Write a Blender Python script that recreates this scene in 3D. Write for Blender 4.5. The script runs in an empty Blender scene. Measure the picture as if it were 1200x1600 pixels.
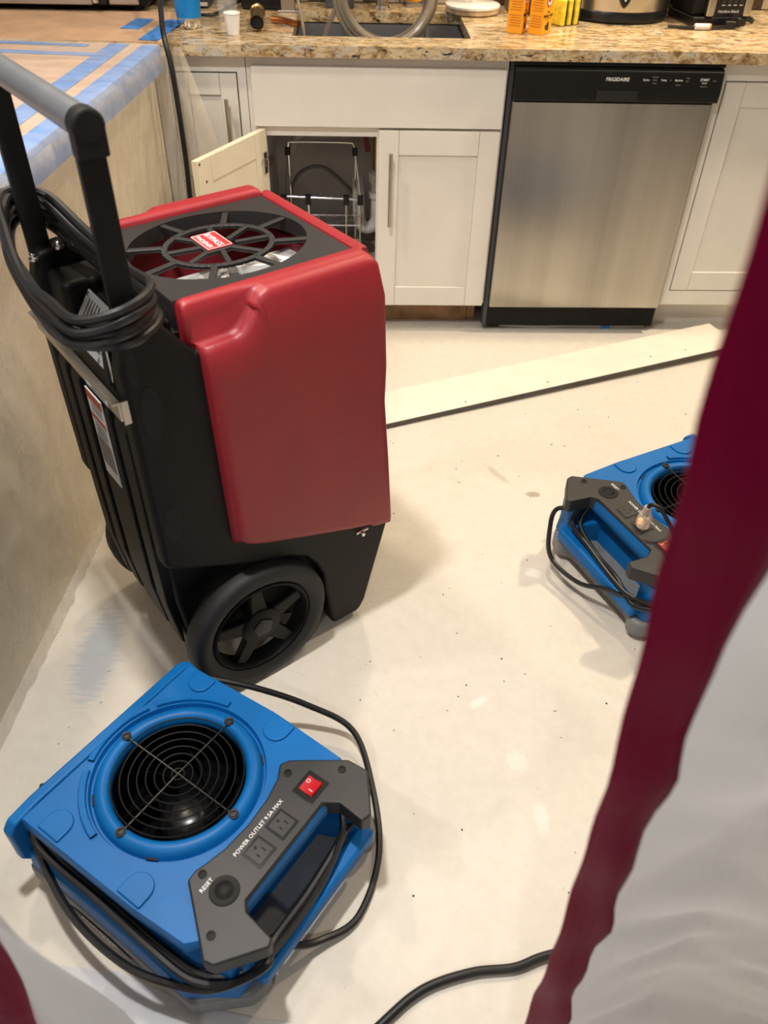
import bpy, bmesh, math, random
from mathutils import Vector, Matrix, noise as mnoise
random.seed(7)
S = bpy.context.scene
C = S.collection
PI = math.pi
R = math.radians

# ------------------------------------------------------------------ camera
cam_d = bpy.data.cameras.new('camera')
cam = bpy.data.objects.new('camera', cam_d); C.objects.link(cam)
CP = Vector((-.45309, -2.60723, 1.43044))
_p, _y, _r = .724129, -.0422726, .0263788
_f = Vector((-math.sin(_y)*math.cos(_p), math.cos(_y)*math.cos(_p), -math.sin(_p)))
_rt0 = Vector((math.cos(_y), math.sin(_y), 0)); _up0 = _rt0.cross(_f)
_rt = _rt0*math.cos(_r) + _up0*math.sin(_r); _up = _up0*math.cos(_r) - _rt0*math.sin(_r)
cam.matrix_world = Matrix(((_rt.x, _up.x, -_f.x, CP.x), (_rt.y, _up.y, -_f.y, CP.y), (_rt.z, _up.z, -_f.z, CP.z), (0, 0, 0, 1)))
cam_d.sensor_fit = 'VERTICAL'; cam_d.sensor_height = 24
cam_d.lens = 1260.583/1600*24
cam_d.clip_start = .03; cam_d.clip_end = 60
cam_d.dof.use_dof = True; cam_d.dof.focus_distance = 1.75; cam_d.dof.aperture_fstop = 2.8
S.camera = cam

# ------------------------------------------------------------------ world and lamps
W = bpy.data.worlds.new('world'); S.world = W; W.use_nodes = True
W.node_tree.nodes['Background'].inputs[0].default_value = (1, .93, .85, 1)
W.node_tree.nodes['Background'].inputs[1].default_value = .05
S.view_settings.view_transform = 'Standard'; S.view_settings.look = 'None'
S.view_settings.gamma = 1; S.view_settings.use_curve_mapping = False
S.view_settings.exposure = -0.40
def lamp(name, loc, power, col, size=.14, spread=150):
    l = bpy.data.lights.new(name, 'AREA'); l.shape = 'DISK'; l.size = size
    l.energy = power; l.color = col; l.spread = R(spread)
    o = bpy.data.objects.new(name, l); o.location = loc; C.objects.link(o); return o
WARM = (1, .84, .65); NEUT = (1, .96, .91)
lamp('ceiling_can_lamp', (-1.30, -.70, 2.425), 18, WARM)
lamp('ceiling_can_lamp', (1.15, -.25, 2.425), 42, (1, .83, .62))
lamp('ceiling_can_lamp', (-.10, .02, 2.425), 18, (1, .83, .62))
lamp('ceiling_can_lamp', (-.78, -1.72, 2.425), 36, NEUT)
lamp('ceiling_can_lamp', (-.7, -3.7, 2.425), 15, (.96, .97, 1))
lamp('ceiling_can_lamp', (-2.3, -1.9, 2.425), 18, (1, .96, .92))
u = bpy.data.lights.new('under_cabinet_lamp', 'AREA'); u.shape = 'RECTANGLE'; u.size = 1.1; u.size_y = .03
u.energy = 7; u.color = (1, .76, .45)
uo = bpy.data.objects.new('under_cabinet_lamp', u); uo.location = (.55, .36, 1.36); C.objects.link(uo)

# ------------------------------------------------------------------ materials
M = {}
def nodes(name):
    m = bpy.data.materials.new(name); m.use_nodes = True
    nt = m.node_tree; b = nt.nodes['Principled BSDF']; M[name] = m
    return m, nt, b
def ramp(nt, src, stops):
    r = nt.nodes.new('ShaderNodeValToRGB'); e = r.color_ramp.elements
    while len(e) < len(stops): e.new(.5)
    for k, (p, c) in enumerate(stops): e[k].position = p; e[k].color = (*c, 1)
    nt.links.new(src, r.inputs[0]); return r.outputs[0]
def noise(nt, scale, detail=4, rough=.55, vec=None, dist=0):
    n = nt.nodes.new('ShaderNodeTexNoise'); n.inputs['Scale'].default_value = scale
    n.inputs['Detail'].default_value = detail; n.inputs['Roughness'].default_value = rough
    n.inputs['Distortion'].default_value = dist
    if vec is not None: nt.links.new(vec, n.inputs['Vector'])
    return n.outputs['Fac']
def obco(nt, scale=None, rot=None):
    t = nt.nodes.new('ShaderNodeTexCoord'); o = t.outputs['Object']
    if scale or rot:
        mp = nt.nodes.new('ShaderNodeMapping')
        if scale: mp.inputs['Scale'].default_value = scale
        if rot: mp.inputs['Rotation'].default_value = rot
        nt.links.new(o, mp.inputs['Vector']); o = mp.outputs[0]
    return o
def bump(nt, b, src, strength, dist=.002):
    bp = nt.nodes.new('ShaderNodeBump'); bp.inputs['Strength'].default_value = strength
    bp.inputs['Distance'].default_value = dist
    nt.links.new(src, bp.inputs['Height']); nt.links.new(bp.outputs[0], b.inputs['Normal'])
def mix(nt, fac, a, b):
    m = nt.nodes.new('ShaderNodeMix'); m.data_type = 'RGBA'
    for s, v in ((m.inputs[0], fac), (m.inputs[6], a), (m.inputs[7], b)):
        if isinstance(v, (int, float)): s.default_value = v
        elif isinstance(v, tuple): s.default_value = (*v, 1)
        else: nt.links.new(v, s)
    return m.outputs[2]
def simple(name, col, rough=.5, metal=0, var=.08, scale=14, bmp=0, bscale=300, coat=0, spec=.5):
    m, nt, b = nodes(name)
    v = obco(nt)
    n = noise(nt, scale, vec=v)
    lo = tuple(max(0, c*(1-var*2)) for c in col); hi = tuple(min(1, c*(1+var)) for c in col)
    nt.links.new(ramp(nt, n, [(.3, lo), (.7, hi)]), b.inputs['Base Color'])
    b.inputs['Roughness'].default_value = rough; b.inputs['Metallic'].default_value = metal
    b.inputs['Coat Weight'].default_value = coat; b.inputs['Specular IOR Level'].default_value = spec
    if bmp: bump(nt, b, noise(nt, bscale, 3, vec=v), bmp)
    return m
simple('black_plastic', (.0055, .0055, .0055), .5, bmp=.2, bscale=500, var=.2, spec=.22)
simple('dark_plastic', (.0165, .016, .0165), .5, bmp=.12, bscale=500, var=.12, scale=6)
simple('gloss_black', (.010, .010, .011), .26, var=.1, spec=.4)
simple('fan_black', (.004, .004, .005), .7, var=.1, spec=.02)
simple('panel_black', (.006, .006, .006), .42, var=.1, spec=.25)
simple('plate_grey', (.26, .27, .28), .45, var=.05)
simple('matt_black', (.007, .007, .007), .6, var=.2, spec=.25)
simple('rubber', (.008, .008, .009), .62, var=.25, bmp=.2, bscale=200)
simple('cord_black', (.010, .010, .011), .38, var=.15)
simple('red_plastic', (.30, .014, .021), .44, bmp=.22, bscale=420, var=.06, scale=8)
simple('maroon_inside', (.20, .012, .022), .6)
simple('blue_plastic', (.002, .130, .41), .42, bmp=.10, bscale=350, var=.06, scale=7, spec=.25)
simple('grey_plastic', (.19, .195, .20), .45, bmp=.1, var=.1)
simple('silver_metal', (.55, .54, .53), .3, 1, var=.06)
simple('chrome', (.75, .75, .76), .14, 1, var=.03)
simple('nickel', (.50, .47, .43), .32, 1, var=.05)
simple('dark_wire', (.05, .05, .05), .38, 1)
simple('grey_tube', (.15, .16, .175), .42, .4, var=.06)
simple('white_label', (.62, .62, .60), .5, var=.05)
simple('grey_label', (.16, .16, .165), .5, var=.05)
simple('rust_print', (.30, .045, .02), .5)
simple('black_print', (.012, .012, .012), .5)
simple('white_print', (.85, .85, .85), .5, var=.01)
simple('cream_paint', (.76, .725, .655), .38, var=.03, scale=5)
simple('raw_cream', (.76, .68, .52), .5, var=.04, scale=6)
simple('cabinet_inside', (.50, .47, .43), .7, var=.06)
simple('gap_black', (.008, .008, .008), .8)
simple('toe_wood', (.30, .17, .075), .6, var=.25, scale=20)
simple('white_board', (.78, .735, .63), .45, var=.03)
simple('board_shadow', (.10, .085, .07), .8)  # shadow tone for the loose board's front edge, put in as colour
simple('wall_paint', (.36, .34, .31), .8, var=.03)
simple('ceiling_paint', (.60, .59, .57), .85, var=.02)
simple('brown_paper', (.50, .325, .205), .75, var=.1, scale=9)
simple('blue_tape', (.045, .22, .62), .55, var=.12, scale=30)
simple('tumbler_blue', (.004, .22, .60), .3, var=.04)
simple('paper_white', (.82, .81, .78), .6, var=.03)
simple('brass', (.30, .19, .07), .38, 1, var=.3, scale=60)
simple('brass_bright', (.62, .42, .16), .25, 1, var=.1)
simple('copper', (.55, .22, .09), .3, 1, var=.15)
simple('pvc_white', (.70, .69, .66), .35)
simple('red_vinyl', (.28, .012, .035), .4)
simple('rubber_hose', (.14, .13, .12), .5)
simple('orange_card', (.95, .40, .012), .45, var=.04)
simple('orange_dark', (.60, .17, .01), .45)
simple('logo_red', (.55, .02, .025), .45)
simple('sponge_yellow', (.85, .66, .035), .8, var=.12, scale=90, bmp=.4, bscale=200)
simple('sponge_dark', (.02, .03, .012), .8)
simple('steel_soft', (.58, .56, .52), .3, 1, var=.05)
simple('sink_steel', (.36, .37, .39), .35, .9, var=.08)
simple('marble_white', (.72, .68, .63), .3, var=.1, scale=25)
simple('marble_edge', (.55, .40, .24), .4, var=.3, scale=25)
simple('bottle_yellow', (.75, .36, .01), .4)
simple('slate_grey', (.055, .06, .07), .5)
simple('grout', (.22, .19, .16), .85)
simple('tile_dark', (.055, .033, .024), .18, var=.25, scale=40)
simple('tile_tan', (.34, .29, .22), .2, var=.15, scale=40)
simple('tile_pale', (.50, .46, .38), .2, var=.1, scale=40)
simple('tan_cable', (.48, .36, .20), .5)
simple('alu_fins', (.55, .55, .54), .45, .5, var=.15, scale=60)
simple('dust_white', (.75, .72, .66), .9)
simple('grit_dark', (.06, .05, .04), .9)

def emis(name, col, e, base=(.3, .01, .02)):
    m, nt, b = nodes(name); b.inputs['Base Color'].default_value = (*base, 1)
    b.inputs['Emission Color'].default_value = (*col, 1); b.inputs['Emission Strength'].default_value = e
    b.inputs['Roughness'].default_value = .25
emis('red_lit', (1, .02, .02), .35); emis('red_led', (1, .02, .10), 3.0); emis('red_off', (.8, .05, .03), .05, (.35, .07, .05))
emis('plug_glow', (1, .45, .12), 1.2, (.8, .5, .3))

# clear / translucent plastics
def clearish(name, col, alpha, rough, scale=6, stretch=(1, 1, 1), trans=.0, lo=.6, bmp=.6):
    m, nt, b = nodes(name); v = obco(nt, stretch)
    n = noise(nt, scale, 5, .6, v, .8)
    b.inputs['Base Color'].default_value = (*col, 1); b.inputs['Roughness'].default_value = rough
    r = ramp(nt, n, [(.35, (alpha*lo,)*3), (.70, (alpha,)*3)])
    nt.links.new(r, b.inputs['Alpha']); b.inputs['Transmission Weight'].default_value = trans
    bump(nt, b, n, bmp, .01)
    return m
clearish('poly_film', (.70, .63, .53), .46, .10, 9, (1.6, 1.6, .7), lo=.6, bmp=1.0)
clearish('poly_film_top', (.86, .86, .88), .34, .18, 5, (1, 2, 2), lo=.45)
clearish('poly_flap', (.78, .70, .56), .40, .16, 4, (2, 2, .8), lo=.75, bmp=.3)
clearish('clear_cup', (.9, .9, .9), .22, .05, 40, lo=.4)
clearish('plug_clear', (.9, .75, .65), .55, .1, 60, lo=.6)
clearish('hose_clear', (.34, .285, .22), .75, .12, 20, lo=.9, bmp=.1)
def curtain(name, col, tr):
    m, nt, b = nodes(name); v = obco(nt)
    b.inputs['Base Color'].default_value = (*col, 1); b.inputs['Roughness'].default_value = .42
    t = nt.nodes.new('ShaderNodeBsdfTranslucent'); t.inputs[0].default_value = (*col, 1)
    ms = nt.nodes.new('ShaderNodeMixShader'); ms.inputs[0].default_value = tr
    nt.links.new(b.outputs[0], ms.inputs[1]); nt.links.new(t.outputs[0], ms.inputs[2])
    nt.links.new(ms.outputs[0], nt.nodes['Material Output'].inputs[0])
    bump(nt, b, noise(nt, 7, 4, .5, obco(nt, (2, 1, .6), (0, .6, 0)), 1.2), .2, .03)
curtain('white_film', (.77, .79, .83), .35)
curtain('red_webbing', (.29, .001, .045), .15)
M['red_webbing'].node_tree.nodes['Principled BSDF'].inputs['Specular IOR Level'].default_value = .15

# floor
m, nt, b = nodes('floor_board')
v = obco(nt)
n1 = noise(nt, 1.7, 5, .6, v); n2 = noise(nt, 30, 5, .7, v)
base = mix(nt, .5, ramp(nt, n1, [(.3, (.60, .55, .47)), (.7, (.70, .655, .575))]), ramp(nt, n2, [(.3, (.60, .555, .475)), (.65, (.70, .655, .58))]))
n3 = noise(nt, 62, 2, .5, v)
base = mix(nt, ramp(nt, n3, [(.735, (0, 0, 0)), (.76, (1, 1, 1))]), base, (.30, .26, .21))
n3b = noise(nt, 9, 6, .75, v, 1)
base = mix(nt, ramp(nt, n3b, [(.66, (0, 0, 0)), (.72, (.55, .55, .55))]), base, (.80, .77, .70))
n3c = noise(nt, 6, 5, .7, v, 2)
base = mix(nt, ramp(nt, n3c, [(.28, (.4, .4, .4)), (.34, (0, 0, 0))]), base, (.52, .46, .38))
def spot(cx, cy, rx, ry, col, strength, sc=60, rot=0, stretch=(1, 1, 1)):
    global base
    mp = nt.nodes.new('ShaderNodeMapping'); mp.vector_type = 'TEXTURE'
    mp.inputs['Location'].default_value = (cx, cy, 0); mp.inputs['Scale'].default_value = (rx, ry, 1); mp.inputs['Rotation'].default_value = (0, 0, rot)
    nt.links.new(v, mp.inputs[0])
    ln = nt.nodes.new('ShaderNodeVectorMath'); ln.operation = 'LENGTH'; nt.links.new(mp.outputs[0], ln.inputs[0])
    mpp = nt.nodes.new('ShaderNodeMapping'); mpp.inputs['Scale'].default_value = stretch; nt.links.new(v, mpp.inputs[0])
    nn = noise(nt, sc, 4, .65, mpp.outputs[0])
    ad = nt.nodes.new('ShaderNodeMath'); ad.operation = 'MULTIPLY_ADD'; ad.inputs[1].default_value = 1.6
    sb = nt.nodes.new('ShaderNodeMath'); sb.operation = 'SUBTRACT'; sb.inputs[1].default_value = .8
    nt.links.new(nn, ad.inputs[0]); nt.links.new(ln.outputs['Value'], sb.inputs[0]); nt.links.new(sb.outputs[0], ad.inputs[2])
    base = mix(nt, ramp(nt, ad.outputs[0], [(.55, (strength,)*3), (.95, (0, 0, 0))]), base, col)
spot(-1.03, -1.47, .055, .16, (.30, .38, .48), .5, 30, 0, (.6, 5, 1))
spot(-.20, -1.60, .03, .012, (.80, .77, .70), .7, 90, .6)
spot(-.14, -1.74, .025, .03, (.80, .77, .70), .5, 110)
spot(-.11, -1.86, .018, .04, (.80, .77, .71), .6, 120)
spot(.03, -.92, .022, .016, (.36, .30, .23), .9, 40)
spot(-.06, -.83, .012, .07, (.45, .38, .29), .6, 40, .6)
spot(-.02, -1.22, .025, .02, (.85, .82, .76), .7, 60)
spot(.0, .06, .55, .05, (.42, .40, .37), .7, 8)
spot(.05, -2.0, .05, .03, (.82, .79, .72), .6, 50)
nt.links.new(base, b.inputs['Base Color']); b.inputs['Roughness'].default_value = .55
bump(nt, b, noise(nt, 45, 6, .7, v), .25, .002)

# granite
def granite(name, stretch, dark):
    m, nt, b = nodes(name); v = obco(nt, stretch)
    a = noise(nt, 34, 8, .8, v, .6); c2 = noise(nt, 58, 6, .75, v, .8); d2 = noise(nt, 26, 5, .75, v, 1)
    col = ramp(nt, a, [(.36, (.07, .04, .02)), (.44, (.30, .18, .075)), (.52, (.50, .38, .215)), (.64, (.68, .56, .37))])
    col = mix(nt, ramp(nt, d2, [(.54, (0, 0, 0)), (.62, (.9, .9, .9))]), col, (.50, .47, .40))
    col = mix(nt, ramp(nt, c2, [(.57, (0, 0, 0)), (.62, (1, 1, 1))]), col, (.022, .018, .016))
    nt.links.new(col, b.inputs['Base Color']); b.inputs['Roughness'].default_value = .16
granite('granite', (.55, 1.3, 1), .12)

# brushed steel of the dishwasher
m, nt, b = nodes('brushed_steel')
v = obco(nt, (90, 90, .35)); n = noise(nt, 3.2, 5, .6, v); n2 = noise(nt, 2.6, 3, .5, obco(nt, (2.6, 1, .1)))
nt.links.new(mix(nt, .55, ramp(nt, n, [(.3, (.38, .355, .32)), (.7, (.45, .42, .385))]), ramp(nt, n2, [(.35, (.30, .275, .245)), (.65, (.53, .495, .445))])), b.inputs['Base Color'])
b.inputs['Metallic'].default_value = 1; b.inputs['Roughness'].default_value = .30; b.inputs['Anisotropic'].default_value = .6
bump(nt, b, n, .03, .001)

# ------------------------------------------------------------------ geometry helpers
def arr(v): return Vector(v)
class MB:
    def __init__(s): s.bm = bmesh.new()
    def face(s, vs):
        try: return s.bm.faces.new(vs)
        except ValueError: return None
    def box(s, x0, x1, y0, y1, z0, z1, mat=None):
        vs = [Vector((x, y, z)) for z in (z0, z1) for (x, y) in ((x0, y0), (x1, y0), (x1, y1), (x0, y1))]
        if mat: vs = [mat @ v for v in vs]
        V = [s.bm.verts.new(v) for v in vs]
        for q in ((3, 2, 1, 0), (4, 5, 6, 7), (0, 1, 5, 4), (1, 2, 6, 5), (2, 3, 7, 6), (3, 0, 4, 7)): s.face([V[i] for i in q])
        return s
    def cbox(s, c, d, rot=None):
        m = Matrix.Translation(c)
        if rot is not None: m = m @ rot
        return s.box(-d[0]/2, d[0]/2, -d[1]/2, d[1]/2, -d[2]/2, d[2]/2, m)
    def prism(s, poly, a, b, axis='z', mat=None):
        # poly of (p,q) extruded from a to b along axis; y-axis: (p,q)->(x,z)
        def mk(p, q, t):
            v = Vector((p, q, t)) if axis == 'z' else Vector((p, t, q)) if axis == 'y' else Vector((t, p, q))
            return mat @ v if mat else v
        A = [s.bm.verts.new(mk(p, q, a)) for p, q in poly]; B = [s.bm.verts.new(mk(p, q, b)) for p, q in poly]
        n = len(poly)
        s.face(A[::-1]); s.face(B)
        for i in range(n): s.face([A[i], A[(i+1) % n], B[(i+1) % n], B[i]])
        bmesh.ops.recalc_face_normals(s.bm, faces=[f for f in s.bm.faces if f.verts[0] in A or f.verts[0] in B])
        return s
    def rows(s, rows, closed=True, cap0=False, cap1=False):
        R_ = [[s.bm.verts.new(p) for p in r] for r in rows]
        n = len(R_[0]); fs = []
        for a, b in zip(R_, R_[1:]):
            for i in range(n if closed else n-1):
                fs.append(s.face([a[i], a[(i+1) % n], b[(i+1) % n], b[i]]))
        if cap0: fs.append(s.face(R_[0][::-1]))
        if cap1: fs.append(s.face(R_[-1]))
        bmesh.ops.recalc_face_normals(s.bm, faces=[f for f in fs if f])
        return s
    def lathe(s, prof, mat=None, n=28, cap0=True, cap1=True):
        rows = []
        for r, z in prof:
            row = [Vector((max(r, 1e-5)*math.cos(2*PI*k/n), max(r, 1e-5)*math.sin(2*PI*k/n), z)) for k in range(n)]
            rows.append([mat @ v for v in row] if mat else row)
        return s.rows(rows, True, cap0, cap1)
    def tube(s, pts, r, n=8, closed=False):
        pts = [Vector(p) for p in pts]; m = len(pts); rows = []
        up = Vector((0, 0, 1)); N = None
        for i in range(m):
            a = pts[(i-1) % m] if (closed or i > 0) else pts[i]; b = pts[(i+1) % m] if (closed or i < m-1) else pts[i]
            t = (b-a).normalized()
            if N is None:
                N = t.cross(up)
                if N.length < .05: N = t.cross(Vector((1, 0, 0)))
                N.normalize()
            else:
                N = (N - t*N.dot(t)).normalized()
            B = t.cross(N)
            rr = r[i] if isinstance(r, (list, tuple)) else r
            rows.append([pts[i] + (N*math.cos(2*PI*k/n) + B*math.sin(2*PI*k/n))*rr for k in range(n)])
        if closed: rows.append(rows[0])
        s.rows(rows, True, not closed, not closed)
        if closed: bmesh.ops.remove_doubles(s.bm, verts=s.bm.verts, dist=1e-6)
        return s
    def torus(s, c, Rr, r, n=40, m=6, mat=None):
        pts = [Vector((Rr*math.cos(2*PI*k/n), Rr*math.sin(2*PI*k/n), 0)) for k in range(n)]
        mt = Matrix.Translation(c) @ (mat or Matrix())
        return s.tube([mt @ p for p in pts], r, m, True)
    def text(s, txt, size, mat, shear=0, align='CENTER', ext=.0003):
        cu = bpy.data.curves.new('t', 'FONT'); cu.body = txt; cu.size = size; cu.align_x = align; cu.align_y = 'CENTER'
        cu.extrude = ext; cu.shear = shear; cu.resolution_u = 2
        ob = bpy.data.objects.new('t', cu); me = bpy.data.meshes.new_from_object(ob)
        me.transform(mat); s.bm.from_mesh(me)
        bpy.data.objects.remove(ob); bpy.data.curves.remove(cu); bpy.data.meshes.remove(me); return s
    def build(s, name, mat, parent=None, bevel=0, seg=2, sharp=40, mats=None, subsurf=0):
        me = bpy.data.meshes.new(name); s.bm.to_mesh(me); s.bm.free()
        me.materials.append(M[mat])
        if mats:
            for x in mats: me.materials.append(M[x])
        me.shade_smooth(); me.set_sharp_from_angle(angle=R(sharp))
        o = bpy.data.objects.new(name, me); C.objects.link(o)
        if parent: o.parent = parent
        if bevel:
            md = o.modifiers.new('bevel', 'BEVEL'); md.width = bevel; md.segments = seg; md.limit_method = 'ANGLE'; md.angle_limit = R(30); md.harden_normals = True
        if subsurf:
            md = o.modifiers.new('sub', 'SUBSURF'); md.levels = subsurf; md.render_levels = subsurf
        return o
def tag(o, label, cat, group=None):
    o['label'] = label; o['category'] = cat
    if group: o['group'] = group
    return o
def thing(name, label, cat, loc=(0, 0, 0), rz=0, group=None):
    o = bpy.data.objects.new(name, None); o.empty_display_size = .05; C.objects.link(o)
    o.location = loc; o.rotation_euler = (0, 0, rz); return tag(o, label, cat, group)
def struct(o): o['kind'] = 'structure'; return o
def spline(ctrl, n=10, closed=False):
    P = [Vector(p) for p in ctrl]; out = []; m = len(P)
    for i in range(m if closed else m-1):
        g = lambda k: P[k % m] if closed else P[max(0, min(m-1, k))]
        a, b, c, d = g(i-1), g(i), g(i+1), g(i+2)
        for k in range(n):
            t = k/n
            out.append(.5*((2*b) + (c-a)*t + (2*a-5*b+4*c-d)*t*t + (3*b-a-3*c+d)*t**3))
    if not closed: out.append(P[-1])
    return out
def RX(a): return Matrix.Rotation(a, 4, 'X')
def RY(a): return Matrix.Rotation(a, 4, 'Y')
def RZ(a): return Matrix.Rotation(a, 4, 'Z')
def T(*a): return Matrix.Translation(a if len(a) == 3 else a[0])
def frame(x, y, o):
    x = Vector(x).normalized(); y = Vector(y).normalized(); z = x.cross(y)
    return Matrix(((x.x, y.x, z.x, o[0]), (x.y, y.y, z.y, o[1]), (x.z, y.z, z.z, o[2]), (0, 0, 0, 1)))
FR = frame((1, 0, 0), (0, 0, 1), (0, 0, 0))          # lettering on a face looking to -y
def poly_radius(poly, ang):
    dx, dy = math.cos(ang), math.sin(ang); best = None
    for (x0, y0), (x1, y1) in zip(poly, poly[1:]+poly[:1]):
        ex, ey = x1-x0, y1-y0; den = dx*ey-dy*ex
        if abs(den) < 1e-9: continue
        t = (x0*ey-y0*ex)/den; s_ = (x0*dy-y0*dx)/den
        if t > 0 and -1e-6 <= s_ <= 1+1e-6 and (best is None or t > best): best = t
    return best or .1
def star_rows(spec, polys, n=96, cen=(0, 0)):
    angs = sorted(set([round(2*PI*k/n, 6) for k in range(n)] + [round(math.atan2(y, x) % (2*PI), 6) for p in polys for x, y in p]))
    rows = []
    for sp in spec:
        kind, val, z = sp[:3]
        if kind == 'c': row = [Vector((val*math.cos(a), val*math.sin(a), z)) for a in angs]
        elif kind == 'e': row = [Vector((val[0]*math.cos(a), val[1]*math.sin(a), z)) for a in angs]
        else:
            p = polys[int(kind[1])]
            row = [Vector((val*poly_radius(p, a)*math.cos(a), val*poly_radius(p, a)*math.sin(a), z)) for a in angs]
        rows.append([v+Vector((*cen, 0)) for v in row])
    return rows

# ------------------------------------------------------------------ room shell
struct(MB().box(-3.6, 3.2, -4.6, .62, -.05, 0).build('floor', 'floor_board'))
struct(MB().box(-3.6, 3.2, -4.6, .70, 2.44, 2.5).build('ceiling', 'ceiling_paint'))
wb = struct(MB().box(-3.6, 3.2, .62, .70, -.05, 2.44).build('wall_back', 'wall_paint'))
struct(MB().box(-3.7, -3.6, -4.6, .70, -.05, 2.44).build('wall_left', 'wall_paint'))
struct(MB().box(3.2, 3.3, -4.6, .70, -.05, 2.44).build('wall_right', 'wall_paint'))
struct(MB().box(-3.7, 3.3, -4.7, -4.6, -.05, 2.44).build('wall_rear', 'wall_paint'))
# mosaic backsplash: grout bed and every tile
MB().box(-1.9, 1.5, .612, .62, .906, 1.075).build('grout_bed', 'grout', wb)
tm = {}
for r_ in range(5):
    for k in range(54):
        x = -1.87 + k*.0625 + (.031 if r_ % 2 else 0); z = .909 + r_*.0325
        if x > 1.44: continue
        key = random.choice(['tile_dark', 'tile_tan', 'tile_pale', 'tile_dark', 'tile_tan'])
        if key not in tm:
            o = MB().box(0, .0595, -.008, 0, 0, .0295).build('tile', key, wb, bevel=.0012, seg=1); tm[key] = o
        else:
            o = tm[key].copy(); C.objects.link(o); o.parent = wb
        o.location = (x, .612, z)

# ------------------------------------------------------------------ cabinets
def shaker(mb, x0, x1, z0, z1, yf, t=.02, st=.057, rec=.008):
    mb.box(x0, x0+st, yf, yf+t, z0, z1); mb.box(x1-st, x1, yf, yf+t, z0, z1)
    mb.box(x0+st+.0006, x1-st-.0006, yf+.0004, yf+t, z1-st-.008, z1); mb.box(x0+st+.0006, x1-st-.0006, yf+.0004, yf+t, z0, z0+st+.005)
    mb.box(x0+st, x1-st, yf+rec, yf+t-.003, z0+st, z1-st)
    return mb
def bar_handle(parent, x, y, z0, z1, name='handle'):
    mb = MB(); mb.lathe([(.006, z0), (.006, z1)], T(x, y-.03, 0), 12)
    for z in (z0+.03, z1-.03): mb.lathe([(.0045, 0), (.0045, .03)], T(x, y, z) @ RX(PI/2), 8)
    return mb.build(name, 'nickel', parent)
# left base cabinet
cl = thing('base_cabinet', 'cream base cabinet with inset door beside the plastic-wrapped peninsula', 'cabinet', (-.90, .3, 0))
def rel(o, t):   # put part, built in world coordinates, under an unrotated thing
    o.location = (-t.location[0], -t.location[1], -t.location[2]); return o
mb = MB(); mb.box(-1.04, -1.0, 0, .02, .105, .874); mb.box(-.803, -.778, 0, .02, .105, .874); mb.box(-1.0, -.803, 0, .02, .828, .874); mb.box(-1.0, -.803, 0, .02, .105, .15)
mb.box(-1.04, -.778, .0205, .6, .105, .874)
rel(mb.build('face_frame', 'cream_paint', cl), cl)
rel(MB().box(-1.04, -.778, .075, .6, 0, .105).build('toe_kick', 'toe_wood', cl), cl)
d = rel(shaker(MB(), -.998, -.8065, .153, .8235, -.001, .0195, .05).build('door', 'cream_paint', cl, .0012, 1), cl)
rel(MB().box(-1.0, -.803, .0188, .0206, .15, .828).build('door_gap', 'gap_black', cl), cl)
h = bar_handle(d, -.838, -.001, .545, .762)
# sink base cabinet
cs = thing('sink_cabinet', 'cream sink base cabinet with one door swung open and a wide blank false front', 'cabinet', (-.39, .3, 0))
mb = MB()
mb.box(-.776, -.732, 0, .02, .105, .874); mb.box(-.054, -.013, 0, .02, .105, .874); mb.box(-.395, -.375, 0, .02, .105, .655)
mb.box(-.732, -.054, 0, .02, .655, .874); mb.box(-.732, -.054, 0, .02, .105, .128)
rel(mb.build('face_frame', 'cream_paint', cs), cs)
mb = MB(); mb.box(-.776, -.760, .02, .6, .105, .86); mb.box(-.029, -.013, .02, .6, .105, .86); mb.box(-.760, -.029, .585, .6, .105, .86); mb.box(-.760, -.029, .02, .585, .105, .12)
rel(mb.build('carcass', 'cabinet_inside', cs), cs)
rel(MB().box(-.776, -.06, .075, .09, 0, .105).box(-.058, -.03, .075, .20, 0, .105).build('toe_kick', 'toe_wood', cs), cs)
rel(MB().box(-.762, -.019, -.02, -.0005, .686, .847).build('false_front', 'cream_paint', cs, .0015, 1), cs)
d = rel(shaker(MB(), -.390, -.020, .105, .678, -.02, .0195, .062).build('door', 'cream_paint', cs, .0012, 1), cs)
bar_handle(d, -.352, -.02, .395, .62)
# open door: hinge edge at (-.745,-.006)
ang = math.atan2(-.30, -.160)
dm = T(-.747, -.004, 0) @ RZ(ang)
mb = MB(); shaker(mb, 0.0, .345, .105, .678, -.0, .0195, .062)
o = mb.build('door', 'raw_cream', cs, .0012, 1); o['label'] = 'door swung open, its bare cream inner side showing'
# inner side must face +x: local y=+ is the inner side
o.matrix_local = T(-cs.location[0], -cs.location[1], 0) @ dm
do = o
mb = MB(); mb.box(.05, .29, .0188, .0199, .17, .60)
hd = MB(); hd.lathe([(.006, .395), (.006, .62)], T(.308, -.03, 0), 12)
for z in (.425, .59): hd.lathe([(.0045, 0), (.0045, .03)], T(.308, 0, z) @ RX(PI/2), 8)
hd.build('handle', 'nickel', do)
mb = MB(); mb.lathe([(.018, 0), (.018, .003), (.006, .006)], T(.022, .0195, .585) @ RX(-PI/2), 16); mb.box(.012, .032, .019, .026, .553, .617); mb.box(-.016, .02, .020, .034, .573, .597)
mb.build('hinge', 'chrome', do, .002, 1)
for (a_, z) in ((.335, .668), (.312, .615), (.316, .56)):
    MB().lathe([(.004, 0), (.004, .0006)], T(a_, .0193, z) @ RX(-PI/2), 10).build('screw_hole', 'brass', do)
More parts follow.
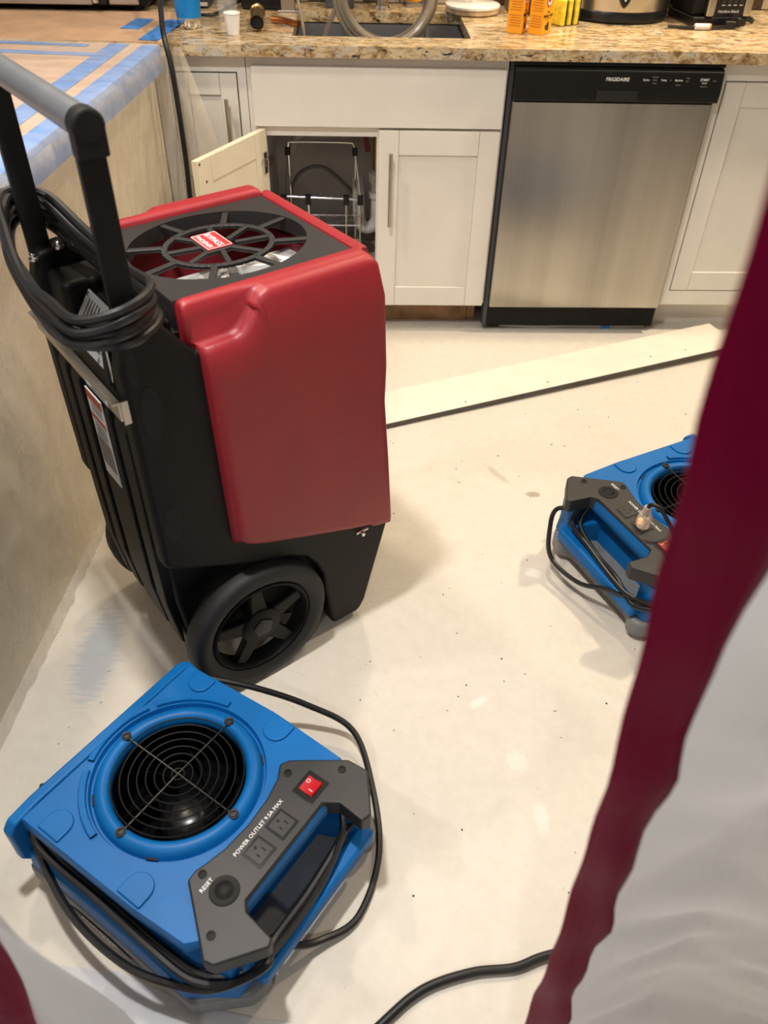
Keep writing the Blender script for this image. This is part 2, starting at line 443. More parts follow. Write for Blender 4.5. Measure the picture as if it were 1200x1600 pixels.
# right base cabinet
cr = thing('base_cabinet', 'cream base cabinet with inset door to the right of the dishwasher', 'cabinet', (.95, .3, 0))
mb = MB(); mb.box(.614, .636, 0, .02, .105, .874); mb.box(1.06, 1.30, 0, .02, .105, .874); mb.box(.636, 1.06, 0, .02, .824, .874); mb.box(.636, 1.06, 0, .02, .105, .157); mb.box(.614, 1.30, .0205, .6, .105, .874)
rel(mb.build('face_frame', 'cream_paint', cr), cr)
rel(MB().box(.614, 1.30, .065, .6, 0, .105).build('toe_kick', 'cream_paint', cr), cr)
rel(MB().box(.636, 1.06, .0188, .0206, .157, .824).build('door_gap', 'gap_black', cr), cr)
d = rel(shaker(MB(), .6395, 1.0565, .160, .8205, -.001, .0195, .06).build('door', 'cream_paint', cr, .0012, 1), cr)
bar_handle(d, 1.02, -.001, .55, .77)

# ------------------------------------------------------------------ dishwasher
dw = thing('dishwasher', 'stainless steel dishwasher with black control panel under the granite counter', 'dishwasher', (.3, .3, 0))
def P_(mb, name, mat, par=dw, **k): return rel(mb.build(name, mat, par, **k), dw) if par is dw else mb.build(name, mat, par, **k)
P_(MB().box(.004, .606, .0, .58, .02, .868), 'tub', 'matt_black')
P_(MB().box(-.009, .003, -.004, .05, .02, .872), 'side_strip', 'slate_grey')
mb = MB()
n = 20; rows = []
P_(MB().box(.0045, .602, -.03, -.0005, .104, .768), 'door_panel', 'brushed_steel', bevel=.004)
mb = MB(); mb.prism([(-.042, .772), (-.046, .80), (-.040, .852), (-.032, .862), (-.001, .864), (-.001, .772)], .002, .612, 'x')
pn = P_(mb, 'control_panel', 'panel_black', bevel=.004)
P_(MB().box(.0, .612, -.030, 0, .8645, .874), 'top_trim', 'matt_black')
P_(MB().box(.245, .365, -.0475, -.044, .778, .803), 'handle_recess', 'gap_black')
P_(MB().box(.02, .60, .03, .05, .0, .103), 'toe_kick', 'matt_black')
ft = lambda x, z: T(x, -.0461 + (z-.80)*.115, z) @ RX(PI/2-.115)
P_(MB().text('FRIGIDAIRE', .0135, ft(.300, .833), .15), 'lettering', 'white_print')
for s_, x, z, sz in (('Cycles', .384, .833, .0072), ('Temp', .436, .833, .0072), ('Options', .480, .833, .0072), ('START', .556, .835, .0092), ('Cancel', .556, .827, .0055)):
    P_(MB().text(s_, sz, ft(x, z)), 'lettering', 'white_print')
for s_, x, z in (('Normal', .410, .841), ('Heavy', .410, .833), ('Rinse', .410, .825), ('Hi', .456, .833), ('Heat', .506, .839), ('Dry', .506, .831), ('Sanitize', .480, .821), ('hold 3 sec', .556, .818), ('Lock', .585, .833)):
    P_(MB().text(s_, .005, ft(x, z)), 'small_lettering', 'plate_grey')
mb = MB(); mb.tube([(.56, .026, .006), (.585, .022, .006), (.60, .028, .02)], .004); mb.tube(spline([(.06, .026, .006), (.2, .02, .004), (.32, .026, .005), (.45, .022, .004), (.57, .026, .006)], 8), .005, 6)
P_(mb, 'sealant_bead', 'white_label')
P_(MB().box(.43, .46, .012, .028, .0003, .012), 'tape_scrap', 'blue_tape')

# ------------------------------------------------------------------ countertop with sink cut-out
ct = MB()
z0, z1 = .876, .906
ct.box(-1.75, -.645, -.04, .612, z0, z1); ct.box(-.12, 1.35, -.04, .612, z0, z1)
ct.box(-.645, -.12, -.04, .085, z0, z1); ct.box(-.645, -.12, .45, .612, z0, z1)
bmesh.ops.remove_doubles(ct.bm, verts=ct.bm.verts, dist=1e-5)
tag(ct.build('countertop', 'granite'), 'speckled gold and brown granite countertop over the back cabinets', 'countertop')
sk = MB()
sk.rows([[Vector(p) for p in ((-.66, .07, z), (-.105, .07, z), (-.105, .465, z), (-.66, .465, z))] for z in (.874, .8745)])
sk.rows([[Vector(p) for p in q] for q in (((-.64, .092, .873), (-.125, .092, .873), (-.125, .443, .873), (-.64, .443, .873)), ((-.63, .10, .70), (-.135, .10, .70), (-.135, .435, .70), (-.63, .435, .70)))], True, False, True)
tag(sk.build('sink_basin', 'sink_steel'), 'stainless undermount sink basin set into the granite counter', 'sink')

# ------------------------------------------------------------------ peninsula (runs towards the camera on the left)
PA = math.atan2(-1.20, -.115) + PI/2       # direction of its long edge
pen = thing('peninsula', 'counter peninsula with tan cabinet back and brown masking paper held by blue tape', 'counter', (-.985, -.05, 0), PA)
# local: y from 0 (kitchen end) to -2.3 (camera end), x negative = towards the left
MB().prism([(-.048, -.008), (-.66, -.066), (-.66, -2.1), (-.048, -2.1)], 0, .874).build('cabinet_back', 'raw_cream', pen)
MB().prism([(-.012, -.004), (-.72, -.072), (-.72, -2.12), (-.012, -2.12)], .876, .906).build('slab', 'granite', pen, .003)
pp = MB(); nx, ny = 6, 16
pp.prism([(-.016, -.006), (-.70, -.072), (-.70, -2.1), (-.016, -2.1)], .9062, .9076)
pp.box(-.0115, -.0100, -2.1, -.03, .862, .9070)
pp.build('masking_paper', 'brown_paper', pen)
def strip(x0, x1, y0, y1, z=.9082, name='tape_strip'): return MB().box(x0, x1, y0, y1, z-.0006, z+.0004).build(name, 'blue_tape', pen)
strip(-.060, -.012, -2.1, -.03); MB().box(-.0100, -.0092, -2.1, -.03, .845, .908).build('tape_strip', 'blue_tape', pen)
strip(-.150, -.095, -2.1, -.03, .9088)
strip(-.70, -.20, -.075, -.05, .9094); strip(-.60, -.12, -.175, -.145, .9094); strip(-.70, -.10, -.52, -.485, .9094)
strip(-.70, -.14, -.86, -.83, .9094)
# paper and tape running on over the back counter corner
mp = thing('masking_paper', 'brown masking paper strip with blue tape in front of the microwave', 'paper', (-1.3, .14, .906))
MB().box(-.42, .30, -.17, .25, .0004, .0016).build('paper_sheet', 'brown_paper', mp)
MB().box(-.028, .028, -.075, .075, .0017, .0027, T(.185, .06, 0) @ RZ(-.12)).build('tape_strip', 'blue_tape', mp)
MB().box(-.028, .028, -.14, .14, .0028, .0038, T(.275, -.02, 0) @ RZ(-.12)).build('tape_strip', 'blue_tape', mp)

# plastic sheeting over it (top, front drop with folds, corner flap)
ps = thing('plastic_sheeting', 'clear plastic sheeting draped over the peninsula down to the floor', 'plastic sheet', (-.985, -.05, 0), PA)
def wob(y, z): return .010*math.sin(y*9+1.3*z*4) + .007*math.sin(y*23+z*11) + .012*math.sin(y*4.1-z*3)*(1-z/.9)
rows = []
N = 70
N = 150
prof = [(-.70, .9135), (-.5, .9130), (-.3, .9132), (-.12, .9128), (-.05, .9126), (-.012, .9120), (.0, .905), (.008, .88)] + [(.008-.046*t, .88-.876*t) for t in [k/30 for k in range(1, 31)]]
for k in range(N+1):
    y = -.045 - 2.02*k/N
    row = []
    for j, (x, z) in enumerate(prof):
        if j < 6:
            row.append(Vector((x, y, z + .003*abs(mnoise.noise((x*9, y*14, 3))) + .0012*abs(math.sin(y*17+x*9)))))
        else:
            amp = min(1, max(0, (.93-z)*5))
            q = Vector((y*7+z*3.5, z*3.2, 1.7)); q2 = Vector((y*17-z*9, z*8, 5.1))
            wr = .016*(abs(mnoise.noise(q))) + .008*abs(mnoise.noise(q2)) + .004*mnoise.noise(Vector((y*40, z*22, 2)))
            fl = .010*max(0, (.10-z)/.10)**2
            row.append(Vector((x + .004 + amp*wr + fl, y, z)))
    rows.append(row)
mb = MB(); mb.rows(rows, closed=False)
for f in mb.bm.faces: f.material_index = 1 if all(v.co.z > .90 for v in f.verts) else 0
mb.build('sheet', 'poly_film', ps, mats=['poly_film_top'], sharp=180)
# gathered vertical fold at the corner
rows = []
for k in range(30):
    z = .91 - .9*k/29; row = []
    for j in range(7):
        a = j/6*PI
        row.append(Vector((.010+.010*math.cos(a)+.003*math.sin(k*.9), -.035+.02*math.sin(a)+.004*math.sin(k*.5), z)))
    rows.append(row)
MB().rows(rows, closed=False).build('gathered_fold', 'poly_flap', ps, sharp=180)
rows = []
for k in range(26):
    t = k/25; row = []
    for j in range(9):
        s_ = j/8; z = .905 - .86*t
        row.append(Vector((.024 + s_*(.02+.17*min(1, t*1.5)), -.03 + .006*math.sin(s_*7+t*5) - .022*(1-s_)*t + .014*s_, z)))
    rows.append(row)
MB().rows(rows, closed=False).build('corner_flap', 'poly_flap', ps, sharp=180)

# ------------------------------------------------------------------ things on the back counter
ZC = .906
def ct_thing(name, label, cat, x, y, rz=0, group=None): return thing(name, label, cat, (x, y, ZC+.0005), rz, group)
# microwave / toaster oven
mw = ct_thing('microwave', 'black and silver microwave oven on the far left of the counter', 'microwave', -1.44, .40)
MB().box(-.32, .325, -.015, .20, .012, .27).build('housing', 'black_plastic', mw, .012)
MB().box(-.32, .20, -.030, -.0155, .020, .26).build('door', 'gloss_black', mw, .004)
MB().box(-.32, .155, -.036, -.0305, .020, .048).build('door_trim', 'silver_metal', mw, .003)
MB().box(.205, .30, -.030, -.0155, .020, .26).build('control_strip', 'silver_metal', mw, .006)
MB().lathe([(.010, .03), (.010, .22)], T(.172, -.055, 0), 12).box(.166, .178, -.055, -.03, .05, .06).box(.166, .178, -.055, -.03, .19, .20).build('handle', 'chrome', mw)
for x in (-.28, .28):
    for y in (.02, .17): MB().lathe([(.012, 0), (.012, .012)], T(x, y, 0), 10).build('foot', 'rubber', mw)
# tumbler
tb = ct_thing('tumbler', 'blue insulated tumbler with a bare steel base', 'tumbler', -.955, .178)
MB().lathe([(.036, .027), (.038, .06), (.043, .15), (.045, .20)], None, 32).build('body', 'tumbler_blue', tb)
MB().lathe([(.033, 0), (.036, .004), (.0365, .027)], None, 32).build('base_ring', 'chrome', tb)
MB().lathe([(.045, .2003), (.046, .21), (.04, .216), (.015, .216)], None, 32).build('lid', 'gloss_black', tb)
MB().box(-.05, .05, -.012, .012, .0005, .065, T(.06, .13, 0)).build
gr = ct_thing('louvered_unit', 'small grey louvered unit behind the blue tumbler', 'appliance', -.985, .46)
MB().box(-.05, .05, -.0, .10, 0, .15).build('housing', 'slate_grey', gr, .006)
for k in range(8): MB().box(-.045, .045, -.008, -.0005, .008+k*.017, .018+k*.017).build('slat', 'white_label', gr)
# cups
cc = MB(); cc.lathe([(.026, 0), (.028, .02), (.026, .035), (.030, .06), (.028, .08), (.031, .12)], None, 24, True, False)
o = tag(cc.build('plastic_cup', 'clear_cup'), 'clear ribbed plastic cup just behind the small white paper cup', 'cup'); o.location = (-.835, .155, ZC+.0005)
cup = MB(); cup.lathe([(.017, 0), (.023, .052), (.0245, .053), (.0238, .055), (.021, .050), (.016, .004)], None, 24, True, True)
o = tag(cup.build('paper_cup', 'paper_white'), 'small white paper cup near the counter edge', 'cup'); o.location = (-.815, .09, ZC+.0005)
# brass pipe and copper stub
bp = ct_thing('brass_pipe', 'cut brass drain pipe lying on the counter with its dark open end forward', 'pipe', -.748, .12)
ax = T(0, 0, .0235) @ RZ(.08) @ RX(-PI/2)
MB().lathe([(.017, .004), (.0195, 0), (.0195, .15), (.0185, .15)], ax, 26, False, False).build('pipe_body', 'brass', bp)
MB().lathe([(.0193, .15), (.0235, .152), (.0235, .172), (.019, .174), (.016, .165)], ax, 26, False, False).build('slip_nut', 'brass_bright', bp)
MB().lathe([(.0172, .012), (.0172, .013)], ax, 20).build('dark_bore', 'gap_black', bp)
o = tag(MB().tube(spline([(-.715, .245, ZC+.012), (-.68, .232, ZC+.012), (-.645, .205, ZC+.010), (-.63, .195, ZC+.010)], 6), .0095, 12).build('copper_pipe', 'copper'), 'short copper pipe stub lying beside the brass pipe at the sink corner', 'pipe')
# black box and grey bracket behind
bx = ct_thing('black_appliance', 'black countertop appliance with its plug cord behind the paper cup', 'appliance', -.77, .45)
MB().box(-.06, .07, 0, .12, 0, .14).build('housing', 'gloss_black', bx, .008)
MB().box(-.05, .06, -.004, .0, .02, .03).build('front_ridge', 'matt_black', bx)
MB().tube(spline([(-.06, .05, .02), (-.10, 0, .008), (-.13, -.12, .008), (-.17, -.14, .008)], 6), .005).build('cord', 'cord_black', bx)
o = tag(MB().box(-.70, -.655, .42, .455, ZC+.0005, ZC+.11).box(-.712, -.643, .415, .46, ZC+.0005, ZC+.006).build('metal_bracket', 'nickel', None, .002), 'upright grey metal bracket left of the sink', 'bracket')
o = tag(MB().box(-.56, -.465, .5, .56, ZC+.0005, ZC+.10).box(-.552, -.473, .495, .565, ZC+.10, ZC+.108).build('soap_caddy', 'slate_grey', None, .006), 'dark grey caddy box behind the sink left of the hose', 'caddy')
# hose coil in the sink
hb = MB()
for k in range(7):
    r_ = .125+.006*(k % 4)+.004*random.random(); cx, cz = -.375+random.uniform(-.014, .014), 1.0+random.uniform(-.01, .01); cy = .20+.018*k
    hb.tube([(cx+r_*1.05*math.cos(a), cy+.012*math.sin(a*2+k), max(cz+r_*1.1*math.sin(a), .75)) for a in [2*PI*i/44 for i in range(44)]], .0105, 8, True)
hb.tube(spline([(-.505, .24, .98), (-.55, .28, .88), (-.57, .30, .80), (-.575, .28, .72)], 6), .008)
hb.tube(spline([(-.255, .26, .99), (-.24, .27, .88), (-.235, .28, .78), (-.235, .28, .72)], 6), .006)
o = tag(hb.build('drain_hose', 'hose_clear'), 'coiled clear vinyl hose standing in the sink', 'hose')
hb = MB(); hb.tube(spline([(-.66, .50, .99), (-.645, .42, .945), (-.625, .33, .88), (-.615, .32, .78), (-.612, .32, .705)], 6), .005)
tag(hb.build('thin_tube', 'hose_clear'), 'thin clear tube hanging into the left end of the sink', 'tube')
# faucet
fc = ct_thing('faucet', 'chrome kitchen faucet base behind the hose coil', 'faucet', -.373, .50)
MB().lathe([(.028, 0), (.028, .006), (.021, .012), (.019, .05), (.018, .09), (.018, .22), (.012, .225)], None, 24).build('body', 'chrome', fc)
MB().tube(spline([(0, 0, .22), (0, -.02, .34), (0, -.12, .38), (0, -.20, .33), (0, -.21, .27)], 8), .011, 12).build('spout', 'chrome', fc)
MB().lathe([(.010, 0), (.009, .07), (.006, .075)], T(.018, 0, .06) @ RY(PI/2), 12).build('lever', 'chrome', fc)
# dish soap
so = ct_thing('soap_bottle', 'yellow labelled dish soap bottle behind the hose', 'bottle', -.265, .555)
MB().lathe([(.022, 0), (.025, .005), (.026, .09), (.022, .13), (.010, .15), (.010, .16)], None, 24).build('bottle_body', 'clear_cup', so)
MB().lathe([(.0265, .018), (.0268, .019), (.0268, .085), (.0265, .086)], None, 24, False, False).build('label', 'bottle_yellow', so)
MB().lathe([(.012, .1605), (.012, .18), (.008, .182)], None, 16).build('cap', 'logo_red', so)
mb = MB()
for k, z in enumerate((.03, .038, .046, .054)): mb.box(-.016+.002*k, .016-.001*k, -.0275, -.0265, z, z+.002)
mb.build('label_print', 'rust_print', so)
# paper towel holder
pt = ct_thing('towel_holder', 'white marble paper towel holder with a round two-tier base', 'paper towel holder', -.075, .475)
MB().lathe([(.082, 0), (.088, .004), (.088, .014), (.086, .0155)], None, 40).build('base_plate', 'marble_edge', pt)
MB().lathe([(.086, .0156), (.090, .018), (.090, .024), (.086, .027), (.02, .0275)], None, 40).build('base_top', 'marble_white', pt)
MB().lathe([(.011, .0275), (.010, .04), (.009, .33), (.014, .335), (.014, .35), (.004, .355)], None, 20).build('post', 'marble_white', pt)
# knife block behind
kb = ct_thing('knife_block', 'dark wooden block standing behind the orange boxes', 'knife block', .075, .52)
MB().box(-.03, .03, -.05, .06, 0, .22).build('block', 'toe_wood', kb, .006)
MB().box(.031, .055, -.10, -.02, 0, .22).build('side_board', 'gap_black', kb, .003)
for k in range(3): MB().box(-.020+k*.016, -.010+k*.016, -.03, -.01, .2205, .30).build('knife_handle', 'matt_black', kb, .002)
# baking soda boxes
def soda(x, y, rz, label):
    t = ct_thing('soda_box', label, 'box', x, y, rz, None)
    # local: front face looks to -y, width .055, depth .035, height .125
    MB().box(-.0275, .0275, -.018, .030, 0, .125).build('carton', 'orange_card', t, .0012, 1)
    mb = MB(); mb.lathe([(.0175, 0), (.0175, .0005)], T(0, -.0181, .088) @ RX(PI/2), 28); mb.build('logo_disc', 'logo_red', t)
    mb = MB(); mb.lathe([(.0135, 0), (.0135, .0004)], T(0, -.0187, .088) @ RX(PI/2), 28); mb.build('logo_ring', 'paper_white', t)
    mb = MB(); mb.box(-.009, .003, -.0196, -.0192, .084, .090); mb.box(-.009, -.003, -.0196, -.0192, .084, .097); mb.box(-.003, .010, -.0196, -.0192, .0915, .0945, T(0, 0, 0)); mb.box(.005, .011, -.0197, -.0193, .088, .098)
    mb.build('logo_arm', 'logo_red', t)
    mb = MB(); f = lambda z, sz, s_: mb.text(s_, sz, T(0, -.0184, z) @ FR)
    f(.058, .006, 'PURE'); f(.049, .0115, 'Baking Soda'); mb.box(-.022, .022, -.0186, -.0182, .0405, .0415)
    mb.box(-.012, -.004, -.0186, -.0182, .014, .026); mb.box(-.002, .010, -.0186, -.0182, .010, .03); mb.box(.0, .005, -.0186, -.0182, .03, .035)
    mb.build('front_print', 'black_print', t)
    mb = MB()
    for k in range(15):
        z = .115-.0068*k
        if k in (3, 9): continue
        mb.box(-.0279, -.0275, -.013+.002*random.random(), .025-.008*random.random(), z, z+.0024)
    mb.build('side_print', 'orange_dark', t)
    return t
s1 = soda(.100, .170, R(52), 'orange baking soda box nearest the sponges, front panel turned right')
s2 = soda(.034, .185, R(66), 'orange baking soda box on the left, its narrow side facing the sink')
# sponge packs
for k, (x, y, lab) in enumerate(((.172, .297, 'yellow sponge pack on the left of three, touching the orange box'), (.195, .312, 'yellow sponge pack in the middle of three beside the orange box'), (.219, .325, 'yellow sponge pack on the right of three, nearest the slow cooker'))):
    t = ct_thing('sponge', lab, 'sponge', x, y, R(30), 'yellow sponges on the counter')
    MB().box(-.0085, .0085, -.03, .04, 0, .072).build('foam', 'sponge_yellow', t, .005)
    MB().box(.0088, .0115, -.03, .04, .002, .070).build('scourer', 'sponge_dark', t, .001, 1)
# slow cooker
sc = ct_thing('slow_cooker', 'oval stainless slow cooker with black base and heart-shaped black knob', 'slow cooker', .395, .435)
ov = Matrix.Diagonal((1.0, .78, 1, 1))
MB().lathe([(.150, 0), (.158, .006), (.160, .030), (.157, .034)], ov, 48).build('base', 'gloss_black', sc)
MB().lathe([(.157, .0342), (.159, .05), (.163, .16), (.166, .17)], ov, 48, False, False).build('shell', 'steel_soft', sc)
MB().lathe([(.166, .1702), (.170, .178), (.165, .186), (.12, .21), (.03, .225)], ov, 48, False, True).build('lid', 'gloss_black', sc)
MB().lathe([(.02, .2252), (.018, .24), (.024, .25), (.02, .258)], None, 20).build('lid_knob', 'gloss_black', sc)
kn = MB()
hp = [(0, -.019), (.010, -.008), (.017, .004), (.015, .012), (.008, .015), (-.008, .015), (-.015, .012), (-.017, .004), (-.010, -.008)]
kn.prism(hp, -.1475, -.126, 'y', T(-.02, 0, .065)); kn.build('dial_knob', 'gloss_black', sc, .004)
MB().box(-.003, .003, -.1482, -.1476, .068, .079, T(-.02, 0, 0)).build('dial_mark', 'white_label', sc)
for s_ in (-1, 1): MB().box(-.012, .012, -.03, .03, .12, .14, T(s_*.172, 0, 0)).build('handle', 'gloss_black', sc, .006)
# coffee maker
cm = ct_thing('coffee_maker', 'black and silver countertop coffee maker at the right end', 'coffee maker', .690, .40, R(8))
MB().box(-.10, .085, -.09, .10, 0, .028).build('base', 'gloss_black', cm, .006)
MB().box(-.10, .083, -.075, .10, .0285, .30).build('housing', 'black_plastic', cm, .01)
MB().box(-.062, -.035, -.094, -.0755, .0285, .28).build('trim_bar', 'silver_metal', cm, .005)
MB().box(.062, .088, -.094, -.0755, .0285, .28).build('trim_bar', 'silver_metal', cm, .005)
MB().box(-.0345, .0615, -.088, -.0755, .0285, .28).build('control_panel', 'gloss_black', cm)
mb = MB(); mb.text('Hamilton Beach', .011, T(.0135, -.0884, .042) @ FR)
for k in range(4): mb.box(-.015+.02*k, -.004+.02*k, -.0888, -.0882, .058, .060)
mb.build('lettering', 'white_label', cm)
for k in range(8): MB().box(-.016+.02*(k % 4), -.004+.02*(k % 4), -.089, -.0881, .064+.014*(k//4), .073+.014*(k//4)).build('button', 'dark_plastic', cm)
MB().box(-.101, -.100, -.06, -.03, .10, .13).build('sticker', 'white_label', cm)
MB().tube(spline([(.083, .06, .02), (.12, .05, .006), (.15, .02, .006), (.14, -.03, .006), (.12, -.05, .008), (.08, -.06, .02)], 6), .005).build('cord', 'cord_black', cm)
# loose power cord with tag
lc = ct_thing('appliance_cord', 'black appliance cord with a white paper tag in front of the coffee maker', 'cord', .62, .265)
MB().tube(spline([(-.10, .012, .006), (-.09, .008, .006), (-.06, .0, .0055), (0, -.008, .0055), (.055, .0, .006), (.10, .02, .008)], 8), .0048).build('cable', 'cord_black', lc)
MB().lathe([(.009, 0), (.009, .045)], T(-.022, -.008, .0095) @ RY(PI/2), 14).build('tag', 'white_label', lc)
MB().lathe([(.0092, .0452), (.0092, .050)], T(-.022, -.008, .0095) @ RY(PI/2), 14).build('tag_band', 'orange_dark', lc)
MB().box(.08, .115, .008, .035, .001, .022).box(.115, .13, .012, .03, .004, .03).build('plug', 'gloss_black', lc, .003)
# black cord hanging over the counter end, with the wooden stick beside it
hc = MB().tube(spline([(-1.08, .609, 1.12), (-1.075, .45, 1.06), (-1.05, .25, 1.02), (-1.01, .06, .975), (-.985, -.07, .935), (-.969, -.105, .87), (-.963, -.115, .77), (-.962, -.115, .62), (-.964, -.125, .46), (-.96, -.15, .2), (-.965, -.20, .0085), (-.99, -.5, .0085), (-.96, -.85, .0085)], 10), .0075, 10)
tag(hc.build('extension_cord', 'cord_black'), 'black cord hanging over the counter end beside the wrapped corner', 'cord')
tc = MB().tube(spline([(-.948, -.045, .60), (-.928, -.07, .42), (-.912, -.10, .22), (-.90, -.14, .006)], 8), .0055, 8)
tag(tc.build('tan_cable', 'tan_cable'), 'thin tan cable leaning down beside the black cord', 'cable')

# ------------------------------------------------------------------ under the sink
rk = thing('wire_rack', 'chrome two-tier wire rack with black clips inside the open sink cabinet', 'rack', (-.58, .17, .1205))
X0, X1 = -.125, .135
MB().tube([(X0, .0, .289), (X1, .0, .28)], .0045, 8).build('front_rail', 'chrome', rk)
MB().tube(spline([(X0+.02, .035, .42), (X0+.022, .035, .448), (X0+.04, .035, .455), (X1-.05, .035, .455), (X1-.022, .035, .448), (X1-.02, .035, .42)], 5), .003).build('top_loop', 'chrome', rk)
for x0, x1 in ((X0, X0+.018), (X1, X1-.018)):
    MB().tube([(x0, .0, .285), (x1, .033, .42)], .003).build('side_wire', 'chrome', rk)
    MB().tube([(x1, .09, .0), (x1+.002, .037, .42)], .003).build('side_wire', 'chrome', rk)
for x in (X0, -.043, .087, X1): MB().tube([(x, 0, .0), (x, 0, .283)], .0035).build('upright', 'chrome', rk)
for x, y, z in ((X0+.018, .035, .425), (X1-.018, .035, .425)): MB().box(x-.009, x+.009, y-.008, y+.008, z-.012, z+.012).build('clip', 'gap_black', rk, .002)
for x in (X0, -.043, .087, X1): MB().box(x-.010, x+.010, -.009, .009, .262, .294).build('clip', 'gap_black', rk, .002)
for z in (.19, .05):
    mb = MB(); mb.tube([(X0, 0, z), (X1, 0, z), (X1, .09, z), (X0, .09, z)], .003, 6, True)
    for k in range(1, 9): mb.tube([(X0+.028*k, .002, z), (X0+.028*k, .088, z)], .002, 5)
    mb.build('basket_wires', 'chrome', rk)
MB().tube([(.095, 0, .14), (.13, .0, .14)], .0035).build('hook', 'chrome', rk)
hl = MB().tube(spline([(-.44, .40, .30), (-.50, .40, .37), (-.58, .40, .43), (-.66, .40, .41), (-.70, .40, .33), (-.68, .40, .25), (-.60, .40, .22), (-.50, .40, .235), (-.40, .38, .245)], 8), .007, 8)
tag(hl.build('supply_hose', 'rubber_hose'), 'looped grey-brown supply hose at the back of the sink cabinet', 'hose')
dh = MB().tube(spline([(-.54, .46, .68), (-.58, .45, .60), (-.66, .44, .53), (-.70, .43, .47)], 8), .016, 12)
tag(dh.build('corrugated_hose', 'cabinet_inside'), 'thick pale drain hose crossing the top back of the sink cabinet', 'hose')
tr = thing('drain_trap', 'white plastic sink trap hanging in the right of the open cabinet', 'pipe', (-.385, .29, .12))
MB().tube(spline([(.0, 0, .34), (.0, 0, .22), (-.005, 0, .155), (-.035, 0, .135), (-.062, 0, .16), (-.066, 0, .25), (-.066, .03, .30)], 8), .022, 14).build('trap_bend', 'pvc_white', tr)
MB().lathe([(.028, 0), (.030, .004), (.030, .028), (.026, .034)], T(0, 0, .30), 20).build('slip_nut', 'pvc_white', tr)
MB().lathe([(.028, 0), (.030, .004), (.030, .02), (.026, .024)], T(0, 0, .245), 20).build('slip_nut', 'pvc_white', tr)
MB().lathe([(.017, .341), (.017, .57)], None, 16).build('tail_pipe', 'brass_bright', tr)
va = thing('shutoff_valve', 'chrome shutoff valve with a long red vinyl lever', 'valve', (-.445, .42, .605))
MB().lathe([(.012, -.03), (.014, -.01), (.014, .02), (.010, .03)], RX(PI/2), 16).build('valve_body', 'chrome', va)
MB().cbox((.018, -.04, -.055), (.018, .006, .12), RY(-.18)).build('lever', 'red_vinyl', va, .002)

# ------------------------------------------------------------------ loose white board on the floor
bd = thing('toe_board', 'long white painted toe-kick board lying loose across the floor', 'board', (-.72, -.742, 0))
ba = R(20.3)
MB().box(0, 1.70, -.0, .165, .0035, .0155, RZ(ba) @ RY(-.009)).build('board', 'white_board', bd, .001, 1)
MB().box(0.0, 1.70, -.002, -.0002, .0025, .0150, RZ(ba) @ RY(-.009)).build('edge_shadow', 'board_shadow', bd)  # dark strip painting in the shadow line along the board's front edge
for x, y in ((.65, .02), (1.36, .045), (1.5, .04), (.95, .03)):
    MB().lathe([(.003, 0), (.003, .0004)], RZ(ba) @ RY(-.009) @ T(x, y, .0156), 8).build('nail_hole', 'gap_black', bd)

# ------------------------------------------------------------------ dehumidifier
dh = thing('dehumidifier', 'large red and black wheeled dehumidifier with a tall pull handle', 'dehumidifier', (-.65, -1.51, 0), R(36))
# local x = front, y = away from camera side (0 = near side), z up
arc = [(.165+.0, .13), (.160, .185), (.145, .225), (.12, .262), (.075, .287), (.03, .300), (-.01, .318)]
skin = [(-.168, .40), (-.170, .80), (-.155, .856), (-.10, .864), (-.052, .80), (.28, .80), (.302, .78), (.312, .5), (.332, .25), (.272, .040), (.255, .012), (.182, .012)] + arc + [(-.145, .385)]
core = [(-.150, .405), (-.150, .70), (-.05, .70), (.288, .70), (.30, .5), (.325, .25), (.266, .045), (.25, .02), (.17, .02), (.05, .09), (-.08, .10), (-.135, .12), (-.150, .26)]
mb = MB()
mb.prism(skin, .012, .055, 'y')
mb.build('side_shell', 'black_plastic', dh, .010)
mb = MB(); mb.prism(skin, .355, .398, 'y'); mb.build('side_shell', 'black_plastic', dh, .010)
MB().prism(core, .054, .356, 'y').build('body', 'black_plastic', dh, .012)
# back face ribs
for a_, b_ in ((.062, .108), (.130, .228), (.255, .295), (.315, .352)):
    MB().prism([(-.168, .42), (-.168, .665), (-.160, .69), (-.145, .70), (-.145, .13), (-.152, .145), (-.166, .26)], a_, b_, 'y').build('back_rib', 'black_plastic', dh, .007)
# top back structure: rear wall of the deck housing, shoulders
MB().box(-.062, -.045, .055, .355, .70, .815).build('rear_wall', 'black_plastic', dh)
MB().prism([(-.150, .70), (-.150, .742), (-.100, .80), (-.062, .815), (-.062, .70)], .055, .355, 'y').build('console', 'black_plastic', dh)
MB().box(-.150, -.063, .275, .355, .742, .83).build('shoulder', 'black_plastic', dh, .012)
MB().box(-.125, -.063, .055, .08, .79, .84).build('shoulder', 'black_plastic', dh, .008)
